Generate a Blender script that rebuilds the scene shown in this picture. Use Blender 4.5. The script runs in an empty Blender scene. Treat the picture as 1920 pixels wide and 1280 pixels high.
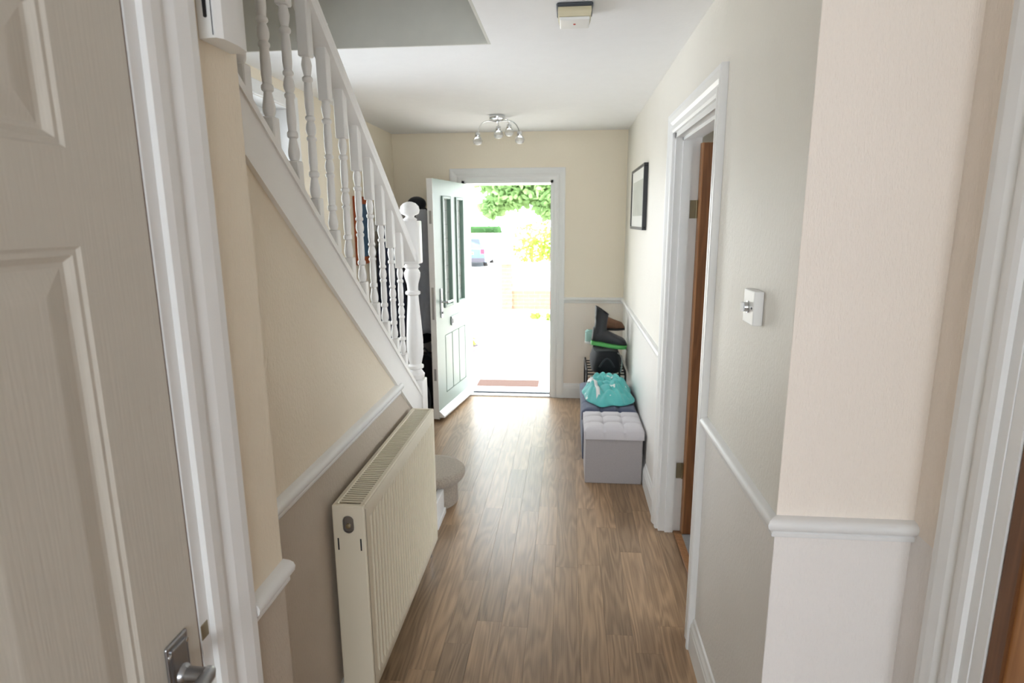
import bpy, bmesh, math, random
from mathutils import Vector, Matrix
random.seed(7)
scene = bpy.context.scene
COL = scene.collection
PI = math.pi

# ------------------------------------------------------------------ camera, world, light, exposure
cam_d = bpy.data.cameras.new('camera')
cam = bpy.data.objects.new('camera', cam_d)
COL.objects.link(cam)
scene.camera = cam
cam_d.sensor_width = 36.0
cam_d.lens = 1119.67 / 1920 * 36.0
cam_d.clip_start = 0.02
cam_d.clip_end = 400
EYE = Vector((0, 0, 1.645))
cx = (0.99572455, 0.09218629, -0.00585624)
cy = (0.0126518, -0.19890659, -0.97993678)
cz = (-0.09150159, 0.97567303, -0.1992225)
cam.matrix_world = Matrix(((cx[0], -cy[0], -cz[0], EYE.x), (cx[1], -cy[1], -cz[1], EYE.y),
                           (cx[2], -cy[2], -cz[2], EYE.z), (0, 0, 0, 1)))
cam_d.dof.use_dof = True
cam_d.dof.focus_distance = 1.75
cam_d.dof.aperture_fstop = 5.0

world = bpy.data.worlds.new('sky')
scene.world = world
world.use_nodes = True
wb = world.node_tree.nodes['Background']
wb.inputs[0].default_value = (0.88, 0.945, 1.0, 1)
wb.inputs[1].default_value = 8.8

sun_d = bpy.data.lights.new('sun', 'SUN')
sun_d.energy = 16.0
sun_d.angle = math.radians(0.6)
sun_d.color = (1.0, 0.95, 0.87)
sun = bpy.data.objects.new('sun', sun_d)
COL.objects.link(sun)
sun.rotation_euler = Vector((-0.75, 0.12, -1.0)).to_track_quat('-Z', 'Y').to_euler()

def portal(name, loc, size, normal):
    d = bpy.data.lights.new(name, 'AREA')
    d.shape = 'RECTANGLE'
    d.size, d.size_y = size
    d.cycles.is_portal = True
    o = bpy.data.objects.new(name, d)
    COL.objects.link(o)
    o.location = loc
    o.rotation_euler = Vector(normal).to_track_quat('-Z', 'Y').to_euler()
    return o
portal('portal_front_door', (-0.545, 5.9, 1.0), (1.2, 2.2), (0, -1, 0))
portal('portal_rear_window', (0.25, -3.75, 1.3), (2.9, 1.9), (0, 1, 0))
portal('portal_stair_window', (-1.9, 2.87, 1.61), (1.3, 1.5), (1, 0, 0))

scene.view_settings.view_transform = 'Standard'
scene.view_settings.look = 'None'
scene.view_settings.gamma = 1.0
scene.view_settings.use_curve_mapping = False
scene.view_settings.exposure = 0.23
scene.cycles.max_bounces = 6
scene.cycles.diffuse_bounces = 6
scene.cycles.glossy_bounces = 4
scene.cycles.transparent_max_bounces = 12
scene.cycles.adaptive_threshold = 0.06
scene.cycles.sample_clamp_indirect = 12.0

# ------------------------------------------------------------------ materials
def lin(c):
    return tuple(((v / 255) / 12.92 if v / 255 <= 0.04045 else ((v / 255 + 0.055) / 1.055) ** 2.4) for v in c)

def new_mat(name):
    m = bpy.data.materials.new(name)
    m.use_nodes = True
    nt = m.node_tree
    return m, nt, nt.nodes['Principled BSDF']

def node(nt, kind, **kw):
    n = nt.nodes.new(kind)
    for k, v in kw.items():
        if k in n.inputs:
            n.inputs[k].default_value = v
        else:
            setattr(n, k, v)
    return n

def link(nt, a, b):
    nt.links.new(a, b)

def mixrgb(nt, fac, a, b):
    n = nt.nodes.new('ShaderNodeMix')
    n.data_type = 'RGBA'
    for sock, v in ((n.inputs[0], fac), (n.inputs[6], a), (n.inputs[7], b)):
        if hasattr(v, 'is_linked'):
            link(nt, v, sock)
        else:
            sock.default_value = v if not isinstance(v, tuple) else (*v[:3], 1)
    return n.outputs[2]

def plain(name, rgb, rough=0.5, metal=0.0, var=0.06, scale=12.0, bump=0.0, bscale=200.0, stretch=(1, 1, 1),
          sheen=0.0, coat=0.0, spec=0.5):
    """painted / cloth / metal surface: slight tone variation and fine relief"""
    m, nt, b = new_mat(name)
    c = lin(rgb)
    tc = node(nt, 'ShaderNodeTexCoord')
    no = node(nt, 'ShaderNodeTexNoise', Scale=scale, Detail=2.0)
    link(nt, tc.outputs['Object'], no.inputs['Vector'])
    lo = tuple(v * (1 - var) for v in c)
    hi = tuple(min(1, v * (1 + var)) for v in c)
    link(nt, mixrgb(nt, no.outputs[0], lo, hi), b.inputs['Base Color'])
    b.inputs['Roughness'].default_value = rough
    b.inputs['Metallic'].default_value = metal
    b.inputs['Specular IOR Level'].default_value = spec
    if sheen:
        b.inputs['Sheen Weight'].default_value = sheen
    if coat:
        b.inputs['Coat Weight'].default_value = coat
    if bump:
        mp = node(nt, 'ShaderNodeMapping')
        mp.inputs['Scale'].default_value = stretch
        link(nt, tc.outputs['Object'], mp.inputs['Vector'])
        nb = node(nt, 'ShaderNodeTexNoise', Scale=bscale, Detail=1.5)
        link(nt, mp.outputs[0], nb.inputs['Vector'])
        bp = node(nt, 'ShaderNodeBump', Strength=bump, Distance=0.002)
        link(nt, nb.outputs[0], bp.inputs['Height'])
        link(nt, bp.outputs[0], b.inputs['Normal'])
    return m

DADO = 0.925
def wall_material(name, upper, lower, rough=0.62):
    """embossed wallpaper: two paint colours meeting behind the dado rail, woven vertical relief"""
    m, nt, b = new_mat(name)
    g = node(nt, 'ShaderNodeNewGeometry')
    sp = node(nt, 'ShaderNodeSeparateXYZ')
    link(nt, g.outputs['Position'], sp.inputs[0])
    gt = node(nt, 'ShaderNodeMath', operation='GREATER_THAN')
    link(nt, sp.outputs['Z'], gt.inputs[0])
    gt.inputs[1].default_value = DADO
    base = mixrgb(nt, gt.outputs[0], lin(lower), lin(upper))
    n1 = node(nt, 'ShaderNodeTexNoise', Scale=3.0, Detail=1.0)
    link(nt, g.outputs['Position'], n1.inputs['Vector'])
    hs = node(nt, 'ShaderNodeHueSaturation')
    mr = node(nt, 'ShaderNodeMapRange')
    mr.inputs['To Min'].default_value = 0.97
    mr.inputs['To Max'].default_value = 1.03
    link(nt, n1.outputs[0], mr.inputs[0])
    link(nt, mr.outputs[0], hs.inputs['Value'])
    link(nt, base, hs.inputs['Color'])
    link(nt, hs.outputs[0], b.inputs['Base Color'])
    b.inputs['Roughness'].default_value = rough
    mp = node(nt, 'ShaderNodeMapping')
    mp.inputs['Scale'].default_value = (1, 1, 0.22)
    link(nt, g.outputs['Position'], mp.inputs['Vector'])
    n2 = node(nt, 'ShaderNodeTexNoise', Scale=420.0, Detail=1.0)
    link(nt, mp.outputs[0], n2.inputs['Vector'])
    mp3 = node(nt, 'ShaderNodeMapping')
    mp3.inputs['Scale'].default_value = (1, 1, 0.5)
    link(nt, g.outputs['Position'], mp3.inputs['Vector'])
    n3 = node(nt, 'ShaderNodeTexNoise', Scale=110.0, Detail=1.0)
    link(nt, mp3.outputs[0], n3.inputs['Vector'])
    ad = node(nt, 'ShaderNodeMath', operation='ADD')
    link(nt, n2.outputs[0], ad.inputs[0])
    link(nt, n3.outputs[0], ad.inputs[1])
    bp = node(nt, 'ShaderNodeBump', Strength=0.6, Distance=0.002)
    link(nt, ad.outputs[0], bp.inputs['Height'])
    link(nt, bp.outputs[0], b.inputs['Normal'])
    return m

def wood_material(name, dark, light, rough=0.35, along='Y', scale=1.0, random_shift=True, coat=0.0, spec=0.5):
    m, nt, b = new_mat(name)
    g = node(nt, 'ShaderNodeNewGeometry')
    oi = node(nt, 'ShaderNodeObjectInfo')
    ml = node(nt, 'ShaderNodeVectorMath', operation='SCALE')
    cb = node(nt, 'ShaderNodeCombineXYZ')
    for i, k in enumerate((37.0, 91.0, 53.0)):
        mm = node(nt, 'ShaderNodeMath', operation='MULTIPLY')
        link(nt, oi.outputs['Random'], mm.inputs[0])
        mm.inputs[1].default_value = k
        link(nt, mm.outputs[0], cb.inputs[i])
    ad = node(nt, 'ShaderNodeVectorMath', operation='ADD')
    link(nt, g.outputs['Position'], ad.inputs[0])
    link(nt, cb.outputs[0], ad.inputs[1])
    mp = node(nt, 'ShaderNodeMapping')
    st = {'Y': (1, 0.11, 1), 'Z': (1, 1, 0.09)}[along]
    mp.inputs['Scale'].default_value = tuple(v * scale for v in st)
    link(nt, ad.outputs[0], mp.inputs['Vector'])
    n1 = node(nt, 'ShaderNodeTexNoise', Scale=9.0, Detail=2.0)
    link(nt, mp.outputs[0], n1.inputs['Vector'])
    # growth rings: contour lines of the noise give cathedral figures
    k = node(nt, 'ShaderNodeMath', operation='MULTIPLY')
    link(nt, n1.outputs[0], k.inputs[0])
    k.inputs[1].default_value = 70.0
    sn = node(nt, 'ShaderNodeMath', operation='SINE')
    link(nt, k.outputs[0], sn.inputs[0])
    mr = node(nt, 'ShaderNodeMapRange')
    mr.inputs['From Min'].default_value = -1
    link(nt, sn.outputs[0], mr.inputs[0])
    n2 = node(nt, 'ShaderNodeTexNoise', Scale=160.0, Detail=3.0)
    mp2 = node(nt, 'ShaderNodeMapping')
    st2 = {'Y': (1, 0.03, 1), 'Z': (1, 1, 0.03)}[along]
    mp2.inputs['Scale'].default_value = st2
    link(nt, ad.outputs[0], mp2.inputs['Vector'])
    link(nt, mp2.outputs[0], n2.inputs['Vector'])
    a1 = node(nt, 'ShaderNodeMath', operation='MULTIPLY')
    link(nt, mr.outputs[0], a1.inputs[0])
    a1.inputs[1].default_value = 0.27
    a2 = node(nt, 'ShaderNodeMath', operation='MULTIPLY_ADD')
    link(nt, n2.outputs[0], a2.inputs[0])
    a2.inputs[1].default_value = 0.7
    link(nt, a1.outputs[0], a2.inputs[2])
    col = mixrgb(nt, a2.outputs[0], lin(dark), lin(light))
    hs = node(nt, 'ShaderNodeHueSaturation')
    mv = node(nt, 'ShaderNodeMapRange')
    mv.inputs['To Min'].default_value = 0.80
    mv.inputs['To Max'].default_value = 1.18
    link(nt, oi.outputs['Random'], mv.inputs[0])
    link(nt, mv.outputs[0], hs.inputs['Value'])
    link(nt, col, hs.inputs['Color'])
    link(nt, hs.outputs[0], b.inputs['Base Color'])
    b.inputs['Roughness'].default_value = rough
    b.inputs['Specular IOR Level'].default_value = spec
    if coat:
        b.inputs['Coat Weight'].default_value = coat
        b.inputs['Coat Roughness'].default_value = 0.22
    bp = node(nt, 'ShaderNodeBump', Strength=0.10, Distance=0.001)
    link(nt, a2.outputs[0], bp.inputs['Height'])
    link(nt, bp.outputs[0], b.inputs['Normal'])
    return m

def glass_material(name, rough=0.0, tint=(1, 1, 1), bump=0.0, bscale=60):
    """thin window glass: lets daylight straight through, reflects at grazing angles"""
    m, nt, b = new_mat(name)
    nt.nodes.remove(b)
    out = nt.nodes['Material Output']
    tr = node(nt, 'ShaderNodeBsdfTransparent')
    tr.inputs[0].default_value = (*tint, 1)
    gl = node(nt, 'ShaderNodeBsdfGlossy')
    gl.inputs['Roughness'].default_value = rough
    lw = node(nt, 'ShaderNodeFresnel')
    lw.inputs['IOR'].default_value = 1.5
    mx = node(nt, 'ShaderNodeMixShader')
    link(nt, lw.outputs[0], mx.inputs[0])
    link(nt, tr.outputs[0], mx.inputs[1])
    link(nt, gl.outputs[0], mx.inputs[2])
    link(nt, mx.outputs[0], out.inputs[0])
    if bump:
        tc = node(nt, 'ShaderNodeTexCoord')
        nb = node(nt, 'ShaderNodeTexVoronoi', Scale=bscale)
        link(nt, tc.outputs['Object'], nb.inputs['Vector'])
        bp = node(nt, 'ShaderNodeBump', Strength=bump, Distance=0.004)
        link(nt, nb.outputs[0], bp.inputs['Height'])
        link(nt, bp.outputs[0], gl.inputs['Normal'])
        link(nt, bp.outputs[0], lw.inputs['Normal'])
    return m

M = {}
M['wall'] = wall_material('cream_and_beige_wallpaper', (246, 236, 217), (243, 234, 224), 0.5)
M['wall_pink'] = wall_material('warm_cream_wallpaper', (243, 233, 222), (240, 235, 231), 0.5)
M['wall_sky_sheen'] = wall_material('wallpaper_greyed_for_sky_sheen', (232, 228, 219), (234, 231, 227), 0.48)  # copy of the cream paper toned grey, sky sheen put into the colour
M['wall_stair'] = wall_material('cream_and_taupe_wallpaper', (240, 228, 207), (198, 186, 171), 0.55)
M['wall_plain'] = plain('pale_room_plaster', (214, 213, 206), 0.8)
M['ceiling'] = plain('white_textured_ceiling', (245, 245, 246), 0.85, bump=0.35, bscale=60, var=0.02)
M['white'] = plain('white_gloss_paint', (236, 236, 235), 0.36, var=0.02, bump=0.06, bscale=90, stretch=(1, 1, .1))
M['white_stair'] = plain('warm_white_stair_paint', (238, 236, 233), 0.35, var=0.02)
M['white_door'] = plain('white_grained_door_skin', (208, 202, 191), 0.45, var=0.02, bump=0.25, bscale=240, stretch=(1, 1, .05))
M['upvc'] = plain('white_frame_plastic', (240, 241, 240), 0.3, var=0.01)
M['floor'] = wood_material('oak_laminate', (100, 76, 53), (188, 155, 121), rough=0.40, coat=0.18, spec=0.5)
M['subfloor'] = wood_material('oak_laminate_far', (96, 68, 44), (170, 134, 100), rough=0.4)
M['doorwood'] = wood_material('brown_door_veneer', (80, 46, 22), (132, 84, 46), rough=0.45, along='Z')
M['doorwood_light'] = wood_material('honey_brown_door_veneer', (150, 96, 52), (206, 150, 96), rough=0.45, along='Z')
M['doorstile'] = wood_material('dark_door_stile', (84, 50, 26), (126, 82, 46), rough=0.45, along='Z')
M['dooredge'] = wood_material('tan_door_lipping', (118, 78, 46), (170, 124, 84), rough=0.45, along='Z')
M['radiator'] = plain('cream_radiator_enamel', (224, 215, 195), 0.35, var=0.02)
M['rad_dark'] = plain('radiator_inner_steel', (150, 143, 128), 0.55)
M['chrome'] = plain('polished_chrome', (215, 217, 220), 0.12, metal=1.0, var=0.02)
M['satin'] = plain('satin_chrome', (172, 172, 174), 0.28, metal=1.0, var=0.04)
M['brass'] = plain('aged_brass', (160, 148, 122), 0.4, metal=1.0, var=0.1)
M['carpet'] = plain('beige_grey_stair_carpet', (168, 156, 142), 0.95, var=0.45, scale=110, bump=0.9, bscale=500, sheen=0.3)
M['carpet_grey'] = plain('grey_room_carpet', (128, 126, 124), 0.95, var=0.15, scale=80)
M['green_door'] = plain('sage_green_door_skin', (146, 164, 156), 0.4, var=0.03, bump=0.1, bscale=150, stretch=(1, 1, .1))
M['door_bead'] = plain('grey_green_glazing_bead', (126, 148, 139), 0.4, var=0.03)
M['door_groove'] = plain('sage_green_moulding', (176, 197, 187), 0.4, var=0.03)
M['seal'] = plain('dark_rubber_seal', (70, 74, 80), 0.6)
M['glass'] = glass_material('clear_window_glass')
M['glass_tex'] = plain('obscure_patterned_door_glass', (236, 242, 240), 0.12, var=0.08, scale=30, bump=0.6, bscale=60)
M['black'] = plain('black_plastic', (28, 28, 30), 0.4)
M['black_frame'] = plain('black_picture_frame', (30, 30, 34), 0.35)
M['paper'] = plain('off_white_mount_card', (232, 232, 226), 0.8, var=0.02)
M['grey_fabric'] = plain('grey_linen_fabric', (168, 163, 164), 0.9, var=0.10, scale=200, bump=0.5, bscale=700, sheen=0.2)
M['grey_lid'] = plain('pale_grey_linen_lid', (200, 196, 200), 0.9, var=0.06, scale=200, bump=0.5, bscale=700, sheen=0.2)
M['navy_fabric'] = plain('navy_linen_fabric', (74, 82, 106), 0.9, var=0.12, scale=150, bump=0.4, bscale=600, sheen=0.2)
M['plastic_white'] = plain('white_moulded_plastic', (236, 236, 234), 0.35, var=0.01)
M['plastic_aged'] = plain('yellowed_plastic', (206, 196, 164), 0.5, var=0.05)
M['red_led'] = plain('red_indicator', (190, 50, 45), 0.3)
M['dark_grey'] = plain('dark_charcoal_cloth', (50, 52, 58), 0.9, var=0.2, scale=30, sheen=0.2)
M['black_cloth'] = plain('black_coat_cloth', (26, 27, 32), 0.85, var=0.2, scale=30, sheen=0.1)
M['grey_cloth'] = plain('grey_jacket_cloth', (178, 182, 192), 0.85, var=0.12, scale=20, sheen=0.2)
M['navy_cloth'] = plain('navy_coat_cloth', (40, 48, 72), 0.85, var=0.2, scale=30, sheen=0.2)
M['boot'] = plain('black_boot_leather', (48, 48, 52), 0.5, var=0.15)
M['green_sole'] = plain('green_rubber_sole', (92, 176, 96), 0.5, var=0.08)
M['brown_shoe'] = plain('brown_suede', (126, 92, 72), 0.9, var=0.2, scale=40)
M['teal_shoe'] = plain('pale_aqua_mesh', (176, 212, 206), 0.8, var=0.1)
M['peach'] = plain('peach_canvas', (226, 196, 172), 0.85, var=0.08)
M['white_shoe'] = plain('white_canvas', (222, 222, 222), 0.75, var=0.05)
M['concrete'] = plain('pale_concrete_drive', (186, 182, 174), 0.9, var=0.08, scale=3, bump=0.4, bscale=60)
M['tarmac'] = plain('grey_tarmac', (165, 163, 160), 0.9, var=0.1, scale=5)
M['brick'] = plain('red_brick', (172, 116, 98), 0.9, var=0.22, scale=9, bump=0.5, bscale=90)
M['mortar'] = plain('pale_mortar', (190, 180, 165), 0.95, var=0.08)
M['stone'] = plain('concrete_coping', (150, 140, 130), 0.9, var=0.1)
M['fence'] = plain('white_fence_paint', (232, 230, 226), 0.6, var=0.03)
M['leaf'] = None
M['bark'] = plain('grey_brown_bark', (110, 92, 76), 0.95, var=0.25, scale=25, bump=0.8, bscale=60, stretch=(1, 1, .2))
M['mat'] = plain('brown_coir_mat', (64, 45, 38), 0.95, var=0.25, scale=160, bump=0.8, bscale=400)
M['mat_edge'] = plain('grey_rubber_mat_edge', (120, 122, 130), 0.7)
M['pot'] = plain('plum_glazed_pot', (120, 108, 130), 0.35, var=0.08)
M['soil'] = plain('dark_soil', (66, 50, 40), 0.95, var=0.3, scale=60)
M['car_paint'] = plain('pale_blue_car_paint', (44, 108, 156), 0.25, var=0.02, coat=1.0)
M['car_glass'] = plain('dark_car_glass', (46, 54, 62), 0.08, var=0.02)
M['car_red'] = plain('red_lamp_lens', (200, 34, 60), 0.2, var=0.05)
M['car_dark'] = plain('dark_bumper_plastic', (58, 56, 66), 0.6)
M['tyre'] = plain('tyre_rubber', (34, 34, 36), 0.8)
M['plate'] = plain('yellow_number_plate', (228, 196, 70), 0.4)
M['rust'] = plain('burnt_orange_canvas', (172, 84, 44), 0.8, var=0.15, scale=8)
M['blue_paint'] = plain('slate_blue_canvas_paint', (74, 104, 134), 0.75, var=0.3, scale=6)

def leaf_material(name, a, b2, trans=0.45):
    m, nt, b = new_mat(name)
    nt.nodes.remove(b)
    out = nt.nodes['Material Output']
    g = node(nt, 'ShaderNodeNewGeometry')
    no = node(nt, 'ShaderNodeTexNoise', Scale=3.5, Detail=3.0)
    link(nt, g.outputs['Position'], no.inputs['Vector'])
    col = mixrgb(nt, no.outputs[0], lin(a), lin(b2))
    df = node(nt, 'ShaderNodeBsdfDiffuse')
    tl = node(nt, 'ShaderNodeBsdfTranslucent')
    link(nt, col, df.inputs[0])
    link(nt, col, tl.inputs[0])
    mx = node(nt, 'ShaderNodeMixShader')
    mx.inputs[0].default_value = trans
    link(nt, df.outputs[0], mx.inputs[1])
    link(nt, tl.outputs[0], mx.inputs[2])
    link(nt, mx.outputs[0], out.inputs[0])
    return m
M['leaf'] = leaf_material('fresh_green_leaf', (104, 138, 88), (150, 178, 122))
M['leaf_bush'] = leaf_material('yellow_green_leaf', (120, 150, 60), (190, 200, 110))
M['hedge'] = leaf_material('dark_hedge_leaf', (40, 66, 40), (70, 100, 62), 0.2)

def teal_material():
    """teal jersey with scattered white motifs"""
    m, nt, b = new_mat('teal_patterned_fabric')
    tc = node(nt, 'ShaderNodeTexCoord')
    no = node(nt, 'ShaderNodeTexNoise', Scale=6.0, Detail=3.0)
    link(nt, tc.outputs['Object'], no.inputs['Vector'])
    base = mixrgb(nt, no.outputs[0], lin((52, 152, 156)), lin((118, 212, 206)))
    vo = node(nt, 'ShaderNodeTexVoronoi', Scale=13.0)
    n2 = node(nt, 'ShaderNodeTexNoise', Scale=25.0)
    link(nt, tc.outputs['Object'], n2.inputs['Vector'])
    mx = node(nt, 'ShaderNodeVectorMath', operation='MULTIPLY_ADD')
    link(nt, n2.outputs['Color'], mx.inputs[0])
    mx.inputs[1].default_value = (0.09, 0.09, 0.09)
    link(nt, tc.outputs['Object'], mx.inputs[2])
    link(nt, mx.outputs[0], vo.inputs['Vector'])
    lt = node(nt, 'ShaderNodeMath', operation='LESS_THAN')
    link(nt, vo.outputs['Distance'], lt.inputs[0])
    lt.inputs[1].default_value = 0.20
    link(nt, mixrgb(nt, lt.outputs[0], base, (0.78, 0.82, 0.8)), b.inputs['Base Color'])
    b.inputs['Roughness'].default_value = 0.85
    b.inputs['Sheen Weight'].default_value = 0.2
    return m
M['teal'] = teal_material()

# ------------------------------------------------------------------ mesh helpers
ORG = {}

class MB:
    def __init__(self):
        self.bm = bmesh.new()

    def box(self, x0, x1, y0, y1, z0, z1, bev=0.0, seg=2):
        vs = [self.bm.verts.new(p) for p in ((x0, y0, z0), (x1, y0, z0), (x1, y1, z0), (x0, y1, z0),
                                             (x0, y0, z1), (x1, y0, z1), (x1, y1, z1), (x0, y1, z1))]
        fs = [self.bm.faces.new([vs[i] for i in f]) for f in
              ((3, 2, 1, 0), (4, 5, 6, 7), (0, 1, 5, 4), (1, 2, 6, 5), (2, 3, 7, 6), (3, 0, 4, 7))]
        if bev:
            es = {e for f in fs for e in f.edges}
            bmesh.ops.bevel(self.bm, geom=list(es), offset=bev, segments=seg, profile=0.5, affect='EDGES')
        return self

    def poly(self, pts, axis, a, b):
        """extrude a 2D outline along an axis between a and b"""
        def P(u, v, w):
            return {'x': (w, u, v), 'y': (u, w, v), 'z': (u, v, w)}[axis]
        A = [self.bm.verts.new(P(u, v, a)) for u, v in pts]
        B = [self.bm.verts.new(P(u, v, b)) for u, v in pts]
        n = len(pts)
        self.bm.faces.new(A)
        self.bm.faces.new(B[::-1])
        for i in range(n):
            self.bm.faces.new((A[i], B[i], B[(i + 1) % n], A[(i + 1) % n]))
        return self

    def rings(self, rings, cap=True, closed=False):
        R = [[self.bm.verts.new(p) for p in r] for r in rings]
        n = len(R[0])
        m = len(R)
        for k in range(m if closed else m - 1):
            a, b = R[k], R[(k + 1) % m]
            for i in range(n):
                self.bm.faces.new((a[i], a[(i + 1) % n], b[(i + 1) % n], b[i]))
        if cap and not closed:
            self.bm.faces.new(R[0][::-1])
            self.bm.faces.new(R[-1])
        return self

    def lathe(self, prof, c=(0, 0, 0), n=16, axis='z', cap=True):
        rr = []
        for r, h in prof:
            ring = []
            for i in range(n):
                a = 2 * PI * i / n
                u, v = r * math.cos(a), r * math.sin(a)
                p = {'z': (u, v, h), 'x': (h, u, v), 'y': (v, h, u)}[axis]
                ring.append((c[0] + p[0], c[1] + p[1], c[2] + p[2]))
            rr.append(ring)
        return self.rings(rr, cap)

    def tube(self, pts, r, n=8, rs=None, closed=False):
        pts = [Vector(p) for p in pts]
        rr = []
        up = None
        for i, p in enumerate(pts):
            if closed:
                t = pts[(i + 1) % len(pts)] - pts[i - 1]
            else:
                t = pts[min(i + 1, len(pts) - 1)] - pts[max(i - 1, 0)]
            t.normalize()
            if up is None:
                up = t.orthogonal().normalized()
            up = (up - t * up.dot(t))
            up = up.normalized() if up.length > 1e-6 else t.orthogonal().normalized()
            s = t.cross(up)
            q = rs[i] if rs else r
            rr.append([p + (up * math.cos(2 * PI * k / n) + s * math.sin(2 * PI * k / n)) * q for k in range(n)])
        return self.rings(rr, True, closed)

    def sphere(self, c, r, sx=1, sy=1, sz=1, u=16, v=10):
        bmesh.ops.create_uvsphere(self.bm, u_segments=u, v_segments=v, radius=r,
                                  matrix=Matrix.Translation(c) @ Matrix.Diagonal((sx, sy, sz, 1)))
        return self

    def quad(self, *pts):
        self.bm.faces.new([self.bm.verts.new(p) for p in pts])
        return self

    def build(self, name, mat, parent=None, local=False, smooth=False, label=None, cat=None, group=None, kind=None,
              solid=None, subd=0, angle=35):
        bmesh.ops.recalc_face_normals(self.bm, faces=self.bm.faces)
        me = bpy.data.meshes.new(name)
        if parent is not None:
            org = Vector((0, 0, 0)) if local else ORG.get(parent.name, Vector((0, 0, 0)))
        else:
            xs = [v.co for v in self.bm.verts]
            lo = Vector((min(v.x for v in xs), min(v.y for v in xs), min(v.z for v in xs)))
            hi = Vector((max(v.x for v in xs), max(v.y for v in xs), max(v.z for v in xs)))
            org = Vector(((lo.x + hi.x) / 2, (lo.y + hi.y) / 2, lo.z))
        if org.length:
            bmesh.ops.translate(self.bm, verts=self.bm.verts, vec=-org)
        self.bm.to_mesh(me)
        self.bm.free()
        o = bpy.data.objects.new(name, me)
        COL.objects.link(o)
        if parent is not None:
            o.parent = parent
        else:
            o.location = org
        ORG[o.name] = org
        if mat:
            me.materials.append(M[mat])
        if smooth:
            for p in me.polygons:
                p.use_smooth = True
            if angle:
                me.set_sharp_from_angle(angle=math.radians(angle))
        if solid:
            md = o.modifiers.new('thickness', 'SOLIDIFY')
            md.thickness = solid
        if subd:
            md = o.modifiers.new('smooth', 'SUBSURF')
            md.levels = md.render_levels = subd
        tag(o, label, cat, group, kind)
        return o

def tag(o, label=None, cat=None, group=None, kind=None):
    if label: o['label'] = label
    if cat: o['category'] = cat
    if group: o['group'] = group
    if kind: o['kind'] = kind
    return o

def thing(name, loc, label, cat, group=None, kind=None, rz=0.0):
    o = bpy.data.objects.new(name, None)
    o.empty_display_size = 0.05
    COL.objects.link(o)
    o.location = loc
    o.rotation_euler = (0, 0, rz)
    ORG[o.name] = Vector(loc)
    return tag(o, label, cat, group, kind)

def copy_part(src, parent, loc, name=None, scale=None, rz=None):
    c = src.copy()
    COL.objects.link(c)
    c.parent = parent
    c.location = loc
    if scale: c.scale = scale
    if rz is not None: c.rotation_euler = (0, 0, rz)
    return c

def sweep(mb, prof, p0, p1, nrm, m0=0.0, m1=0.0):
    """run a (out, up) moulding profile from p0 to p1; nrm is the horizontal outward direction"""
    p0, p1, nrm = Vector(p0), Vector(p1), Vector(nrm)
    d = (p1 - p0).normalized()
    rr = [[p + nrm * a + d * (m * a) + Vector((0, 0, b)) for a, b in prof] for p, m in ((p0, m0), (p1, m1))]
    return mb.rings(rr, True)

# ------------------------------------------------------------------ key dimensions
XR, XN, XL, XU, XNR = 0.504, -0.588, -1.575, -0.735, 0.815
YB, YC, YE, ZC = 5.45, 1.368, 1.085, 2.40
HOLE_X, HOLE_Y = -0.348, 2.805
SL = 0.77                                   # stair pitch
def z_string_top(y): return 1.498 - SL * (y - 1.904)
def z_string_bot(y): return z_string_top(y) - 0.145
def z_rail(y): return 1.968 - 0.762 * (y - 2.146)  # underside of handrail

def wall_run(mb, axis, t0, t1, a0, a1, z0, z1, holes):
    """wall slab running along `axis` with rectangular holes (a, b, zlow, zhigh)"""
    def put(a, b, lo, hi):
        if b - a > 1e-5 and hi - lo > 1e-5:
            if axis == 'y': mb.box(t0, t1, a, b, lo, hi)
            else: mb.box(a, b, t0, t1, lo, hi)
    cur = a0
    for a, b, lo, hi in sorted(holes):
        put(cur, a, z0, z1)
        put(a, b, z0, lo)
        put(a, b, hi, z1)
        cur = b
    put(cur, a1, z0, z1)
    return mb

# ------------------------------------------------------------------ shell
DOOR2 = (2.185, 3.035, 2.045)       # doorway in the right wall
DOOR4 = (0.33, 1.150, 2.03)        # near right doorway
DOOR3 = (0.02, 0.83, 2.03)         # near left doorway
wr = wall_run(MB(), 'y', XR, XR + 0.12, YC + 0.002, YB, 0, ZC, [(DOOR2[0], DOOR2[1], 0, DOOR2[2])]) \
    .build('wall_right', 'wall_sky_sheen', label='long right hall wall, cream toned grey for the sky sheen above and below the dado rail', cat='wall', kind='structure')
mb = MB()
mb.box(XR + 0.12, 0.935, YC, YC + 0.12, 0, ZC)
mb.box(XR + 0.0005, XR + 0.12, YC, YC + 0.0015, 0, ZC)
wall_run(mb, 'y', XNR, 0.935, -0.6, YC, 0, ZC, [(DOOR4[0], DOOR4[1], 0, DOOR4[2])])
mb.build('wall_near_right', 'wall_pink', label='short cream wall facing the viewer beside the near right doorway', cat='wall', kind='structure')
wall_run(MB(), 'x', YB, YB + 0.30, XL - 0.3, 3.3, -0.3, 2.75, [(-0.955, -0.135, -0.3, 1.99)]) \
    .build('wall_front', 'wall', label='far cream wall around the open front door', cat='wall', kind='structure')
wall_run(MB(), 'y', XL - 0.3, XL, -3.6, YB, 0, 4.9, [(1.5, 1.85, 3.7, 4.1), (2.30, 3.44, 1.12, 2.27)]) \
    .build('wall_left', 'wall', label='cream outer wall behind the stairs with a window', cat='wall', kind='structure')
wall_run(MB(), 'y', XN - 0.12, XN, -0.6, YE, 0, 4.9, [(DOOR3[0], DOOR3[1], 0, DOOR3[2])]) \
    .build('wall_near_left', 'wall_stair', label='near left tan wall strip beside the white panel door', cat='wall', kind='structure')
mb = MB()
y0 = 0.2
pts = [(y0, 0), (2.90, 0), (2.90, z_string_bot(2.90) + 0.03), (y0, z_string_bot(y0) + 0.03)]
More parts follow.
